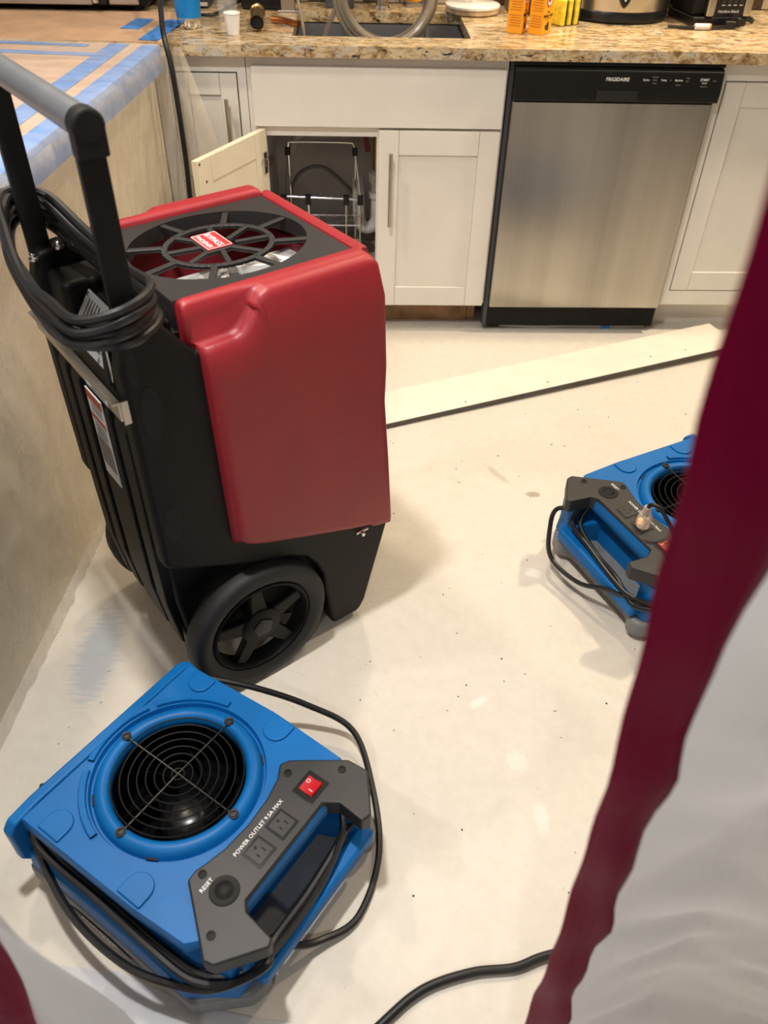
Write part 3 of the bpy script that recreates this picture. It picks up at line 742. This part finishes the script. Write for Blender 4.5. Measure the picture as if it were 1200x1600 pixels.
# grey control plate, slanted
cpm = frame((0, -1, 0), (math.sin(R(35)), 0, math.cos(R(35))), (-.1325, .17, .781))
cp = MB().box(-.098, .098, -.040, .042, 0, .002, cpm).build('control_panel', 'grey_label', dh); cp.data.materials[0] = M['plate_grey']
for x, y in ((-.09, -.034), (.02, -.034), (-.09, .036), (.09, .036), (.09, -.034)):
    MB().lathe([(.004, 0), (.004, .002), (.002, .003)], cpm @ T(x, y, .002), 10).build('screw', 'chrome', cp)
mb = MB()
for k, (x, y) in enumerate(((-.02, -.012), (.038, -.012))): mb.torus((0, 0, 0), .011, .0009, 24, 5, cpm @ T(x, y, .0022))
for k in range(5): mb.box(-.082+.010*k, -.079+.010*k, .0-.002*k, .032, .002, .0024, cpm)
for x, y in ((-.02, -.028), (.008, -.026), (.038, -.028), (.06, -.02), (.02, .004), (.045, .012)): mb.box(x-.007, x+.007, y-.0012, y+.0012, .002, .0024, cpm)
mb.build('panel_print', 'black_print', cp)
mb = MB(); mb.lathe([(.0045, 0), (.0045, .0012)], cpm @ T(.008, -.012, .002), 12); mb.build('button', 'logo_red', cp)
mb = MB(); mb.box(-.012, .012, -.002, .002, .002, .004, cpm @ T(.02, .018, 0)); mb.build('display', 'red_led', cp)
MB().cbox((-.155, .075, .79), (.03, .022, .075), RY(.1)).build('latch', 'black_plastic', dh, .005)
MB().tube([(-.166, .064, .826), (-.166, .064, .742)], .002).build('latch_wire', 'chrome', dh)
# grey strap across the back
st = MB().box(-.182, -.178, .018, .372, .722, .752).box(-.1905, -.178, .018, .372, .752, .755).box(-.178, -.155, .016, .020, .715, .755).build('strap', 'nickel', dh)
MB().box(-.1835, -.1822, .062, .150, .724, .748).build('asset_tag', 'white_label', st)
mb = MB(); random.seed(3)
for k in range(14): mb.box(-.1840, -.1836, .066+k*.0058, .0695+k*.0058, .7345, .7345+random.choice((.006, .009)))
for k in range(9): mb.box(-.1840, -.1836, .075+k*.006, .0785+k*.006, .727, .7305)
mb.build('tag_print', 'black_print', st)
# warning label
wl = MB().box(-.1708, -.1690, .148, .214, .500, .680).build('warning_label', 'white_label', dh)
MB().box(-.1712, -.1709, .149, .213, .660, .678).build('red_band', 'rust_print', wl)
MB().box(-.1712, -.1709, .149, .213, .622, .632).build('red_band', 'rust_print', wl)
mb = MB(); mb.box(-.1712, -.1709, .152, .210, .525, .585); mb.build('grey_band', 'grey_label', wl)
mb = MB()
for k in range(8): mb.box(-.1712, -.1709, .155, .207-.012*random.random(), .6385+k*.0026, .6395+k*.0026)
for k in range(11): mb.box(-.1712, -.1709, .155, .207-.012*random.random(), .589+k*.0028, .590+k*.0028)
mb.build('label_print', 'grey_label', wl)
# side dimples (hand holds) near side
for x, z, w_, h_ in ((-.135, .72, .018, .05), (-.138, .495, .018, .036), (-.152, .805, .008, .035)):
    mb = MB(); mb.lathe([(1, 0), (.9, .004), (.01, .0045)], T(x, .0115, z) @ RX(PI/2) @ Matrix.Diagonal((w_, h_, -.6, 1)), 20); mb.build('hand_hole', 'gap_black', dh)
# red side panels
def tab(tb, x):
    for (x0, a), (x1, b_) in zip(tb, tb[1:]):
        if x0 <= x <= x1: return a+(b_-a)*(x-x0)/(x1-x0)
    return tb[0][1] if x < tb[0][0] else tb[-1][1]
ZB = [(-.05, .41), (-.035, .402), (-.018, .385), (.015, .370), (.235, .290), (.256, .288), (.262, .276), (.335, .258)]
ZO = [(-.05, .806), (.016, .808), (.028, .812), (.040, .822), (.068, .852), (.080, .862), (.098, .868), (.4, .868)]
DR = [(.25, .331), (.44, .317), (.585, .304), (.66, .306), (.82, .298), (.855, .290), (.875, .278)]
st_ = [0, .008, .03, .07, .12] + [.16+.01*k for k in range(26)] + [.45, .55, .7, .8, .84, .86, .88, .94, .975, .992, 1]
for side in (0, 1):
    rows = []
    for s_ in st_:
        d0 = -.045+.36*s_
        e = 1 if .02 < s_ < .98 else (.75 if .005 < s_ < .995 else 0)
        zo = tab(ZO, d0); zb = tab(ZB, d0 if e == 1 else d0+(.0 if s_ > .5 else .012)); up = (zo-.806)/.062
        cs_ = [(.03, zb), (-.001, zb), (-.010, zb+.007), (-.012, zb+.02), (-.012, .44), (-.012, .585), (-.012, .66), (-.012, .74), (-.012, min(.80, zo-.03)), (-.006+.004*up, zo-.012), (-.001+.004*up, zo-.002), (.006+.002*up, zo+.001),
               (.015, zo+.003*up), (.021, zo+.006+(.003-.006)*up), (.024, .850+.021*up), (.028, .866+.006*up), (.034, .872), (.046, .872), (.052, .866), (.052, .80), (.045, .80)]
        row = []
        for w_, z in cs_:
            dl = -.046+.010*max(0, (.80-z))/.4 - (.010 if z > .845 or w_ > .02 else 0)
            dr = tab(DR, z)
            ww_ = .03-(.03-w_)*(e if w_ < .03 else 1)
            if w_ < .03: ww_ = .026-(.026-w_)*(.25+.75*e)
            y = ww_ if side == 0 else .41-ww_
            zz_ = z - (.006*(1-e) if z > .86 else 0)
            row.append(Vector((dl+(dr-dl)*s_, y, zz_)))
        rows.append(row)
    MB().rows(rows, True, True, True).build('side_panel', 'red_plastic', dh, sharp=70)
mb = MB(); mb.prism([(.278, .30), (.278, .862), (.284, .870), (.296, .868), (.303, .85), (.308, .60), (.305, .56), (.325, .30)], .045, .365, 'y')
mb.build('front_panel', 'red_plastic', dh, .006)
mb = MB(); mb.lathe([(.006, 0), (.006, .012), (.004, .016)], T(.250, .006, .272) @ RX(PI/2), 12); mb.lathe([(.004, 0), (.004, .03)], T(.236, .0, .276) @ RY(PI/2), 10)
mb.build('panel_catch', 'chrome', dh)
# top grille
DC = (.106, .212)
rect = [(-.163, -.150), (.172, -.150), (.172, .148), (-.163, .148)]
spec = [('e', (.156, .131), .835), ('e', (.156, .131), .862), ('p0', .985, .862), ('p0', 1, .858), ('p0', 1, .815)]
mb = MB(); mb.rows(star_rows(spec, [rect], 72, DC)); 
tg = mb.build('top_grille', 'dark_plastic', dh)
mb = MB()
def ell(a, s_): return Vector((DC[0]+.156*s_*math.cos(a), DC[1]+.131*s_*math.sin(a)))
def flatbar(p, q, w_, za=.853, zb=.8605):
    d_ = (q-p).normalized(); nrm = Vector((-d_.y, d_.x))*w_/2
    mb.prism([tuple(p+nrm), tuple(p-nrm), tuple(q-nrm), tuple(q+nrm)], za, zb)
n = 48
for k in range(n): flatbar(ell(2*PI*k/n, .60), ell(2*PI*(k+1.12)/n, .60), .011)
for k in range(8):
    a = 2*PI*k/8+.28
    flatbar(ell(a, .60), ell(a, 1.02), .012)
    flatbar(ell(a+.28, .60), ell(a+.28, .18), .010)
mb.cbox((DC[0]-.006, DC[1]+.012, .8568), (.055, .072, .0075))
mb.build('grille_web', 'dark_plastic', tg, .002, 1)
lb = MB().box(-.0235, .0235, -.0325, .0325, .8606, .8622, T(DC[0]-.006, DC[1]+.014, 0)).build('badge', 'logo_red', tg)
lm = lambda dx, dy: frame((0, -1, 0), (1, 0, 0), (DC[0]-.006+dx, DC[1]+.014+dy, .8625))
mb = MB(); mb.text('PHOENIX', .0125, lm(-.014, 0)); mb.text('BYPASS', .017, lm(.004, 0))
for (a_, b_, c_, d_) in ((-.022, .022, -.0315, -.0305), (-.022, .022, .0305, .0315), (.0215, .0225, -.0315, .0315), (-.0225, -.0215, -.0315, .0315)): mb.box(a_, b_, c_, d_, .8622, .8626, T(DC[0]-.006, DC[1]+.014, 0))
mb.build('lettering', 'white_print', lb)
# duct inside
mb = MB()
for bxs in ((-.043, -.040, .057, .352), (.272, .276, .057, .352)): mb.box(*bxs, .702, .814)
mb.box(-.043, .276, .056, .059, .702, .83); mb.box(-.043, .276, .352, .355, .702, .83); mb.box(-.043, .276, .276, .352, .7015, .75)
mb.build('duct', 'maroon_inside', dh)
MB().box(-.040, .272, .06, .262, .7012, .795).build('filter_pad', 'alu_fins', dh)
mb = MB()
for p, q in (((-.03, .245), (.09, .165)), ((.09, .165), (.12, .235)), ((.12, .235), (.24, .175)), ((.0, .145), (.27, .135)), ((.20, .25), (.24, .175)), ((.10, .10), (.11, .165))):
    flatbar(Vector(p), Vector(q), .014, .7955, .808)
mb.build('filter_brace', 'paper_white', dh)
# wheels
def wheel(yc, s_):
    wt = Vector((-.005, yc, .155))
    A = T(wt) @ RX(PI/2*s_)           # lathe z -> outward
    tyre = [(.112, .0), (.112, -.004), (.128, .006), (.146, .004), (.1545, -.006), (.1555, -.022), (.1545, -.038), (.146, -.046), (.112, -.042)]
    w_ = MB().lathe(tyre + [tyre[0]], A, 56, False, False).build('wheel', 'rubber', dh, sharp=60)
    MB().lathe([(.1115, -.002), (.106, .0), (.100, -.010), (.100, -.036), (.1115, -.036), (.1115, -.002)], A, 48, False, False).build('rim', 'black_plastic', w_)
    for k in range(5):
        a = 2*PI*k/5 + .35
        mb = MB(); mb.prism([(.02, -.021), (.102, -.013), (.102, .013), (.02, .021)], -.026, -.008, 'z', A @ RZ(a)); mb.build('spoke', 'black_plastic', w_, .004)
    MB().lathe([(.044, -.03), (.044, -.006), (.040, -.003), (.01, -.003)], A, 30).build('hub', 'black_plastic', w_)
    MB().lathe([(.024, -.003), (.024, .0), (.022, .001), (.004, .001)], A @ RZ(.35), 5).build('hub_cap', 'dark_plastic', w_)
    return w_
wheel(-.012, 1); wheel(.422, -1)
MB().lathe([(.011, .035), (.011, .375)], T(-.005, 0, .155) @ RX(-PI/2), 14).build('axle', 'black_plastic', dh)
# handle
for y in (.030, .385):
    p = MB().box(-.158, -.122, y-.007, y+.007, .60, 1.125).build('handle_post', 'matt_black', dh, .002, 1)
hd = MB().lathe([(.0195, .036), (.0195, .378)], T(-.140, 0, 1.132) @ RX(-PI/2), 24).build('handle_bar', 'grey_tube', dh)
for y0_, y1_ in ((.012, .0358), (.3782, .402)):
    MB().lathe([(.018, y0_), (.0215, y0_+.003), (.0215, y1_)], T(-.140, 0, 1.132) @ RX(-PI/2), 24).box(-.160, -.120, y0_+.001, y1_-.001, 1.095, 1.132).build('end_cap', 'matt_black', hd, .002, 1)
for x, y, z in ((-.160, .36, .845), (-.115, .36, .855), (-.10, .10, .842)):
    MB().lathe([(.009, 0), (.009, .004), (.006, .006), (.006, .010), (.003, .012)], T(x, y, z), 12).build('bolt', 'chrome', dh)
# wound cord
mb = MB(); random.seed(11)
loop = [(-.085, .055, .885), (-.15, .000, .893), (-.205, .03, .885), (-.215, .12, .875), (-.212, .22, .875), (-.200, .33, .905), (-.165, .415, .925), (-.115, .405, .918), (-.09, .30, .893), (-.08, .17, .885)]
for k in range(6):
    dz = .012-.0088*k + random.uniform(-.003, .003); sc_ = 1 + random.uniform(-.03, .05)
    pts = []
    for (x, y, z) in loop:
        sag = random.uniform(-.006, .004)
        pts.append((-.145+(x+.145)*sc_+random.uniform(-.006, .006), .2+(y-.2)*(1+.010*(k % 3)), z+dz+sag))
    mb.tube(spline(pts, 7, True), .0072, 8, True)
mb.build('wound_cord', 'cord_black', dh)

# ------------------------------------------------------------------ air movers
deck = [(-.152, -.20), (.10, -.195), (.20, -.187), (.235, -.150), (.235, .150), (.20, .187), (.05, .192), (-.152, .180)]
low = [(-.152, -.213), (.20, -.212), (.268, -.165), (.270, -.111), (.205, -.083), (.205, .103), (.270, .137), (.270, .170), (.215, .205), (-.152, .196)]
panel = [(.126, .112), (.135, .128), (.216, .186), (.255, .189), (.306, .127), (.300, .109), (.253, .113), (.230, .098), (.232, -.090), (.243, -.101), (.298, -.108), (.303, -.120), (.254, -.184), (.238, -.188), (.139, -.118), (.138, -.100), (.142, -.088), (.151, -.05), (.154, 0), (.150, .05), (.140, .09)]
gbase = [(-.165, -.220), (.215, -.218), (.285, -.155), (.293, -.118), (.272, -.100), (.268, -.09), (.268, .11), (.272, .128), (.293, .150), (.285, .175), (.225, .210), (-.165, .202)]
def air_mover(label, loc, rz):
    t = thing('air_mover', label, 'air mover', loc, rz, None)
    MB().prism(gbase, .012, .060).build('base', 'grey_plastic', t, .010)
    for x, y in ((-.13, -.18), (-.13, .17), (.23, -.165), (.23, .165)): MB().lathe([(.016, 0), (.018, .012)], T(x, y, 0), 12).build('foot', 'rubber', t)
    spec = [('c', .108, .075), ('c', .111, .188), ('c', .113, .197), ('c', .119, .2025), ('c', .126, .203), ('c', .134, .199), ('c', .138, .1905), ('c', .1405, .186), ('c', .1440, .186), ('c', .1465, .1955),
            ('p0', .985, .1960), ('p0', 1.0, .190), ('p0', 1.0, .168), ('p0', .985, .161), ('p0', .90, .156), ('p0', .87, .148), ('p0', .87, .122), ('p1', .93, .112), ('p1', .985, .108), ('p1', 1.0, .100), ('p1', 1.012, .063), ('p1', .97, .061)]
    MB().rows(star_rows(spec, [deck, low], 120)).build('housing', 'blue_plastic', t, sharp=50)
    fl = MB(); fl.prism([(-.205, .065), (-.225, .10), (-.225, .178), (-.212, .194), (-.165, .200), (.165, .198), (.188, .185), (.196, .16), (.200, .065)], -.172, -.1505, 'x'); fl.build('outlet_flange', 'blue_plastic', t, .005)
    # embossed pads on the deck
    def pad(x, y, ang, L=.03, w_=.026):
        pl = [(0, -w_), (0, w_)] + [(L+w_*math.sin(a)*1.0, w_*math.cos(a)) for a in [PI*k/10 for k in range(11)]]
        MB().prism(pl, .1945, .2000, 'z', T(x, y, 0) @ RZ(ang)).build('embossed_pad', 'blue_plastic', t, .0024, 2)
    pad(-.095, -.192, PI/2, .022, .024); pad(.085, -.189, PI/2, .022, .024); pad(-.105, .178, -PI/2, .018, .022); pad(.075, .186, -PI/2, .022, .024)
    # raised arcs outside the ring
    for a0, a1 in ((R(100), R(150)), (R(155), R(205)), (R(212), R(258))):
        rws = []
        for k in range(17):
            a = a0+(a1-a0)*k/16
            rws.append([Vector((r_*math.cos(a), r_*math.sin(a), z)) for r_, z in ((.1485, .1945), (.1505, .2015), (.1600, .2010), (.1630, .1945))])
        rws = [[v for v in r_ if True] for r_ in rws]
        if max(abs(v.x) for r_ in rws for v in r_) > .152: 
            for r_ in rws:
                for v in r_: v.x = max(v.x, -.1500)
        MB().rows(rws, closed=False).build('raised_arc', 'blue_plastic', t)
    for x, y in ((-.03, -.197), (.105, -.195)): MB().cbox((x, y+.004, .183), (.005, .006, .018)).build('slot_mark', 'gap_black', t)
    mb = MB()
    for a in (R(-62), R(50), R(232)): mb.box(.1365, .1412, -.010, .010, .1885, .1905, RZ(a))
    mb.build('drain_slot', 'gap_black', t)
    # fan inlet interior
    MB().lathe([(.1076, .186), (.1072, .075), (.095, .063), (.01, .063)], None, 48, False, True).build('inlet_shroud', 'fan_black', t)
    hb_ = MB().lathe([(.050, .064), (.049, .088), (.040, .103), (.022, .110), (.004, .111)], T(.012, -.012, 0), 36).build('motor_hub', 'gloss_black', t)
    MB().torus((.012, -.012, .100), .036, .0022, 30, 5).torus((.012, -.012, .108), .022, .002, 26, 5).build('hub_ridge', 'dark_plastic', hb_)
    for k in range(7):
        a = 2*PI*k/7
        rws = []
        for i in range(6):
            r_ = .052+.05*i/5; aa = a+.5*i/5
            rws.append([Vector((.006+r_*math.cos(aa), -.006+r_*math.sin(aa), z)) for z in (.066, .115+.02*i/5)] + [Vector((.006+r_*math.cos(aa+.03), -.006+r_*math.sin(aa+.03), z)) for z in (.115+.02*i/5, .066)])
        MB().rows(rws, True, True, True).build('fan_blade', 'fan_black', t)
    # wire guard
    g = MB()
    for a in (0, PI/2):
        c_, s_ = math.cos(a), math.sin(a)
        g.tube([(-.120*c_, -.120*s_, .203), (-.108*c_, -.108*s_, .201), (0, 0, .2035), (.108*c_, .108*s_, .201), (.120*c_, .120*s_, .203)], .0016, 6)
    g = g.build('grille', 'dark_wire', t)
    for k in range(8): MB().torus((0, 0, .2025), .0142*k+.0105, .00135, 48, 5).build('ring_wire', 'matt_black', g)
    for a in (0, PI/2, PI, 3*PI/2):
        MB().lathe([(.0085, 0), (.0085, .0035), (.004, .004), (.0035, .002)], T(.124*math.cos(a), .124*math.sin(a), .2022), 14).torus((.124*math.cos(a), .124*math.sin(a), .2060), .0062, .0014, 18, 5).build('screw', 'dark_plastic', g)
    # control panel
    p = MB().prism(panel, .168, .2045).build('control_panel', 'dark_plastic', t, .004)
    for x, y in ((.152, -.099), (.149, .106), (.219, .164), (.224, -.156)):
        MB().lathe([(.0070, 0), (.0070, .0012), (.0042, .0016), (.004, .0004), (.0015, .0004)], T(x, y, .2045), 16).build('screw', 'matt_black', p)
    for y in (-.023, .031):
        oq = MB().box(-.0195, .0195, -.0200, .0200, .2044, .2052, T(.199, y, 0)).build('outlet', 'gloss_black', p, .0004, 1)
        MB().box(-.0155, .0155, -.0160, .0160, .2052, .2068, T(.199, y, 0)).build('outlet_face', 'dark_plastic', oq, .0012, 1)
        mb = MB(); mb.box(-.0005, .0085, .005, .0075, .2066, .2070, T(.199, y, 0)); mb.box(.0, .0075, -.0078, -.0053, .2066, .2070, T(.199, y, 0)); mb.lathe([(.0028, .2066), (.0028, .2070)], T(.191, y, 0), 12)
        mb.build('outlet_slot', 'gap_black', oq)
    MB().lathe([(.0235, .2044), (.0225, .2058), (.019, .2054), (.015, .2050), (.013, .2062), (.010, .2075), (.0075, .2090), (.002, .2095)], T(.196, -.098, 0), 30).build('reset_button', 'matt_black', p)
    sw = MB().box(-.021, .021, -.024, .024, .2044, .2060, T(.196, .108, 0)).build('switch', 'gloss_black', p, .0012, 1)
    MB().prism([(-.013, .206), (-.013, .2095), (0, .2075), (.013, .2115), (.013, .206)], .094, .122, 'y', T(.196, 0, 0)).build('rocker', 'red_lit', sw)
    mb = MB(); mb.box(.198, .206, .1005, .1015, .2090, .2105); mb.torus((.188, .113, .2094), .003, .0006, 14, 4); mb.build('rocker_mark', 'white_print', sw)
    tx = lambda x, y: frame((0, 1, 0), (-1, 0, 0), (x, y, .2049))
    MB().text('POWER OUTLET 9.5A MAX', .0094, tx(.1725, .006)).build('lettering', 'white_print', p)
    MB().text('RESET', .0095, tx(.1690, -.108)).build('lettering', 'white_print', p)
    # front carry handle
    mb = MB(); mb.box(.266, .296, -.135, .155, .062, .098); h_ = mb.build('carry_handle', 'blue_plastic', t, .009)
    for y in (-.148, .150): MB().box(.215, .268, y-.024, y+.024, .062, .166).build('corner_post', 'blue_plastic', t, .012)
    MB().box(.2, .262, -.09, .11, .0602, .063).build('slot_floor', 'grey_plastic', t)
    # side decal
    dm_ = frame((1, 0, 0), (0, 0, 1), (.02, -.2205, .036))
    dc = MB().prism([(-.09, -.002), (-.06, .012), (.02, .014), (.10, .0), (.03, -.014), (-.05, -.012)], 0, .0008, 'z', dm_).build('decal', 'slate_grey', t)
    mb = MB(); mb.text('PHOENIX', .020, dm_ @ T(-.01, .004, .001), .35); mb.text('AirMAX', .012, dm_ @ T(.012, -.008, .001), .35); mb.build('decal_print', 'white_label', dc)
    return t
def cord(t, pts, r=.0048, name='cord', n=8): return MB().tube(spline(pts, n), r, 8).build(name, 'cord_black', t)
am1 = air_mover('blue air mover in the foreground left, red power switch lit', (-.755, -1.88, 0), R(-36))
cord(am1, [(-.172, -.139, .193), (-.165, -.165, .16), (-.14, -.20, .12), (-.026, -.235, .085), (.103, -.238, .088), (.199, -.212, .10), (.256, -.185, .125), (.296, -.128, .14), (.276, -.09, .12), (.272, .0, .112), (.262, .10, .12), (.24, .135, .14)], .0066)
cord(am1, [(-.165, -.140, .19), (-.15, -.19, .16), (-.097, -.205, .142), (.022, -.205, .139), (.142, -.207, .139), (.221, -.200, .130), (.275, -.16, .130), (.285, -.09, .115), (.280, .02, .108), (.262, .11, .125)], .0066)
cord(am1, [(-.14, -.187, .15), (-.08, -.195, .135), (.03, -.194, .128), (.15, -.194, .127), (.225, -.185, .125), (.27, -.15, .125)], .0066)
cord(am1, [(-.13, .175, .165), (-.128, .196, .145), (.0, .198, .140), (.10, .205, .138), (.17, .205, .135), (.243, .20, .13), (.265, .155, .125), (.262, .11, .12)], .0058)
cord(am1, [(-.13, .19, .16), (-.05, .243, .13), (.032, .296, .08), (.122, .323, .04), (.208, .267, .010), (.30, .162, .0075), (.335, .051, .0075), (.310, -.02, .022), (.285, -.06, .05), (.262, -.08, .09)], .0062)
# second unit: copy with its parts, its own cords
def copy_tree(o, parent=None, skip=('cord',)):
    c = o.copy(); C.objects.link(c)
    if parent: c.parent = parent
    for ch in list(o.children):
        if not ch.name.startswith(skip): copy_tree(ch, c)
    return c
am2 = copy_tree(am1)
am2.location = (.36, -1.163, 0); am2.rotation_euler = (0, 0, R(-156))
am2['label'] = 'blue air mover further back on the right, half hidden by the red zipper curtain'
for ch in am2.children:
    if ch.name.startswith('control_panel'):
        for g_ in ch.children:
            if g_.name.startswith('switch'):
                for k_ in g_.children:
                    if k_.name.startswith('rocker') and not k_.name.startswith('rocker_mark'):
                        k_.data = k_.data.copy(); k_.data.materials[0] = M['red_off']
cord(am2, [(.27, -.13, .155), (.292, -.155, .14), (.306, -.150, .10), (.338, -.09, .055), (.325, .005, .05), (.30, .079, .085), (.27, .16, .10), (.20, .215, .11), (.05, .215, .12)], .0058)
cord(am2, [(.235, -.125, .158), (.275, -.110, .125), (.278, -.031, .112), (.288, .076, .108), (.285, .14, .112), (.24, .195, .125), (.1, .205, .13)], .0058)
cord(am2, [(.225, -.118, .155), (.258, -.10, .12), (.262, -.02, .095), (.275, .07, .105), (.29, .15, .10), (.25, .2, .115)], .0058)
cord(am2, [(.21, -.205, .135), (.10, -.206, .135), (.004, -.215, .14), (-.073, -.215, .155), (-.15, -.20, .165), (-.182, -.15, .18)], .0062)
cord(am2, [(.12, -.21, .13), (.0, -.222, .135), (-.08, -.225, .14), (-.19, -.205, .15)], .0062)
pg = MB().lathe([(.0155, .2070), (.0165, .212), (.0165, .232), (.013, .244), (.009, .256), (.009, .262)], T(.199, .031, 0), 8).build('plug', 'plug_clear', am2)
MB().lathe([(.006, .2365), (.006, .256)], T(.199, .031, 0), 10).build('plug_core', 'cord_black', pg)
MB().lathe([(.0055, .209), (.0055, .222)], T(.203, .024, 0), 10).build('pilot_light', 'plug_glow', pg)
cord(am2, [(.199, .031, .255), (.197, .036, .272), (.188, .055, .272), (.178, .085, .245), (.172, .12, .215), (.172, .17, .21), (.16, .20, .19)], .0048)

# ------------------------------------------------------------------ cord on the floor in front
fcrd = MB().tube(spline([(-.62, -2.42, .0085), (-.50, -2.27, .0085), (-.415, -2.195, .0085), (-.35, -2.150, .0085), (-.27, -2.127, .0085), (-.20, -2.121, .0085), (-.14, -2.103, .0085), (-.02, -2.085, .0085), (.15, -2.12, .0085), (.4, -2.2, .0085)], 10), .0078, 10)
tag(fcrd.build('power_cord', 'cord_black'), 'thick black power cord lying on the bare floor under the zipper opening', 'cord')

# ------------------------------------------------------------------ containment curtain with a zipper opening (hangs at y = -2.3)
cu = thing('zipper_curtain', 'white plastic containment curtain with an open red zipper strip on the right', 'curtain', (-.26, -2.3, 0))
def lerp_tab(tab, z):
    for (z0_, a), (z1_, b_) in zip(tab, tab[1:]):
        if z <= z0_ and z >= z1_: return b_ + (a-b_)*(z-z1_)/(z0_-z1_)
    return tab[0][1] if z > tab[0][0] else tab[-1][1]
eL = [(2.43, -.300), (1.323, -.298), (1.221, -.296), (1.056, -.281), (.727, -.264), (.353, -.258), (.0, -.255)]
eR = [(2.43, -.215), (1.45, -.222), (1.116, -.227), (1.004, -.231), (.90, -.222), (.727, -.221), (.60, -.216), (.353, -.212), (.0, -.205)]
def sheet(edge0, edge1, y0, n, m, fold, seed, zt=2.43, zb=.004):
    rows = []
    for k in range(n+1):
        z = zt-(zt-zb)*k/n; a = edge0(z); b_ = edge1(z); row = []
        for j in range(m+1):
            s_ = j/m; x = a+(b_-a)*s_
            row.append(Vector((x+.26, y0+fold(s_, z, x)-(-2.3), z)))
        rows.append(row)
    return rows
wav = lambda z: .004*math.sin(z*23)+.003*math.sin(z*51+1)
mb = MB(); mb.rows(sheet(lambda z: lerp_tab(eL, z), lambda z: lerp_tab(eR, z)+wav(z)*.7, -2.3, 90, 6, lambda s_, z, x: -.004*math.sin(s_*PI)+.003*math.sin(z*19+s_*4)+.002*math.sin(z*47), 1), False)
o = mb.build('zipper_tape', 'red_webbing', cu, sharp=180); md = o.modifiers.new('s', 'SOLIDIFY'); md.thickness = .0015
def bigfold(s_, z, x):
    p = x*.8 - z*.6; t = x*.6 + z*.8
    return (.05*math.sin(s_*5+z*2.2) + .045*(.5-abs(mnoise.noise(Vector((p*2.5, t*9+.6, .3))))) + .012*(.5-abs(mnoise.noise(Vector((p*4, t*14, 4.2))))) + .002*mnoise.noise(Vector((p*14, t*40, 9))))*min(1, s_*9+.04)
mb = MB(); mb.rows(sheet(lambda z: lerp_tab(eR, z)-.006, lambda z: 1.35, -2.295, 190, 150, bigfold, 2), False)
o = mb.build('film_panel', 'white_film', cu, sharp=180)
cu2 = thing('zipper_curtain', 'white plastic containment curtain edge with red zipper strip at the lower left', 'curtain', (-.26, -2.3, 0))
fL = [(2.43, -.70), (1.2, -.74), (.625, -.788), (.53, -.795), (.39, -.814), (.2, -.82), (0, -.82)]
fR = [(2.43, -.70), (1.2, -.735), (.70, -.775), (.60, -.772), (.497, -.752), (.384, -.722), (.25, -.70), (0, -.68)]
mb = MB(); mb.rows(sheet(lambda z: lerp_tab(fL, z)-.07, lambda z: lerp_tab(fL, z), -2.302, 70, 6, lambda s_, z, x: .003*math.sin(z*19+s_*4), 1), False)
o = mb.build('zipper_tape', 'red_webbing', cu2, sharp=180); md = o.modifiers.new('s', 'SOLIDIFY'); md.thickness = .0015
mb = MB(); mb.rows(sheet(lambda z: lerp_tab(fL, z)-.004, lambda z: lerp_tab(fR, z), -2.298, 70, 10, lambda s_, z, x: .012*math.sin(s_*4+z*9)*s_, 1), False)
mb.build('folded_edge', 'white_film', cu2, sharp=180)
mb = MB(); mb.rows(sheet(lambda z: -2.4, lambda z: lerp_tab(fL, z)-.064, -2.296, 60, 50, lambda s_, z, x: (.03*math.sin(s_*9+z*2)+.012*math.sin(s_*31-z*5))*(1-s_), 1), False)
mb.build('film_panel', 'white_film', cu2, sharp=180)
# skirt of film lying on the floor
rows = []
ex = [(-1.6, -2.10), (-1.2, -2.085), (-.96, -2.100), (-.84, -2.114), (-.75, -2.150), (-.68, -2.17), (-.61, -2.185), (-.53, -2.196), (-.40, -2.235), (-.30, -2.27)]
for k in range(140):
    x = -1.6+1.3*k/139
    yb = next(b[1]+(c[1]-b[1])*(x-b[0])/(c[0]-b[0]) for b, c in zip(ex, ex[1:]) if x <= c[0]+1e-6)
    row = []
    for j in range(25):
        s_ = j/24
        y = yb + (-2.42-yb)*s_
        row.append(Vector((x, y, .003+.022*abs(mnoise.noise(Vector((x*7+s_*2, s_*3, 1))))*min(1, s_*6)+.008*min(1, s_*6)*abs(mnoise.noise(Vector((x*22, s_*7, 3)))))))
    rows.append(row)
sk = MB().rows(rows, closed=False).build('film_skirt', 'white_film', sharp=180)
tag(sk, 'strip of white plastic film lying crumpled on the floor under the front air mover', 'plastic sheet')
# ------------------------------------------------------------------ debris on the floor (too small to pick apart)
mb = MB(); random.seed(5)
for k in range(90):
    x = random.uniform(-1.0, .8); y = random.uniform(-2.1, -.2); r_ = random.uniform(.0008, .0022)
    mb.prism([(x+r_*math.cos(a+random.uniform(-.3, .3))*random.uniform(.6, 1.6), y+r_*math.sin(a)) for a in (0, 1.3, 2.6, 4, 5.2)], .0002, .0012)
o = mb.build('floor_grit', 'grit_dark'); o['kind'] = 'stuff'; tag(o, 'dark crumbs of grit scattered over the bare floor', 'debris')
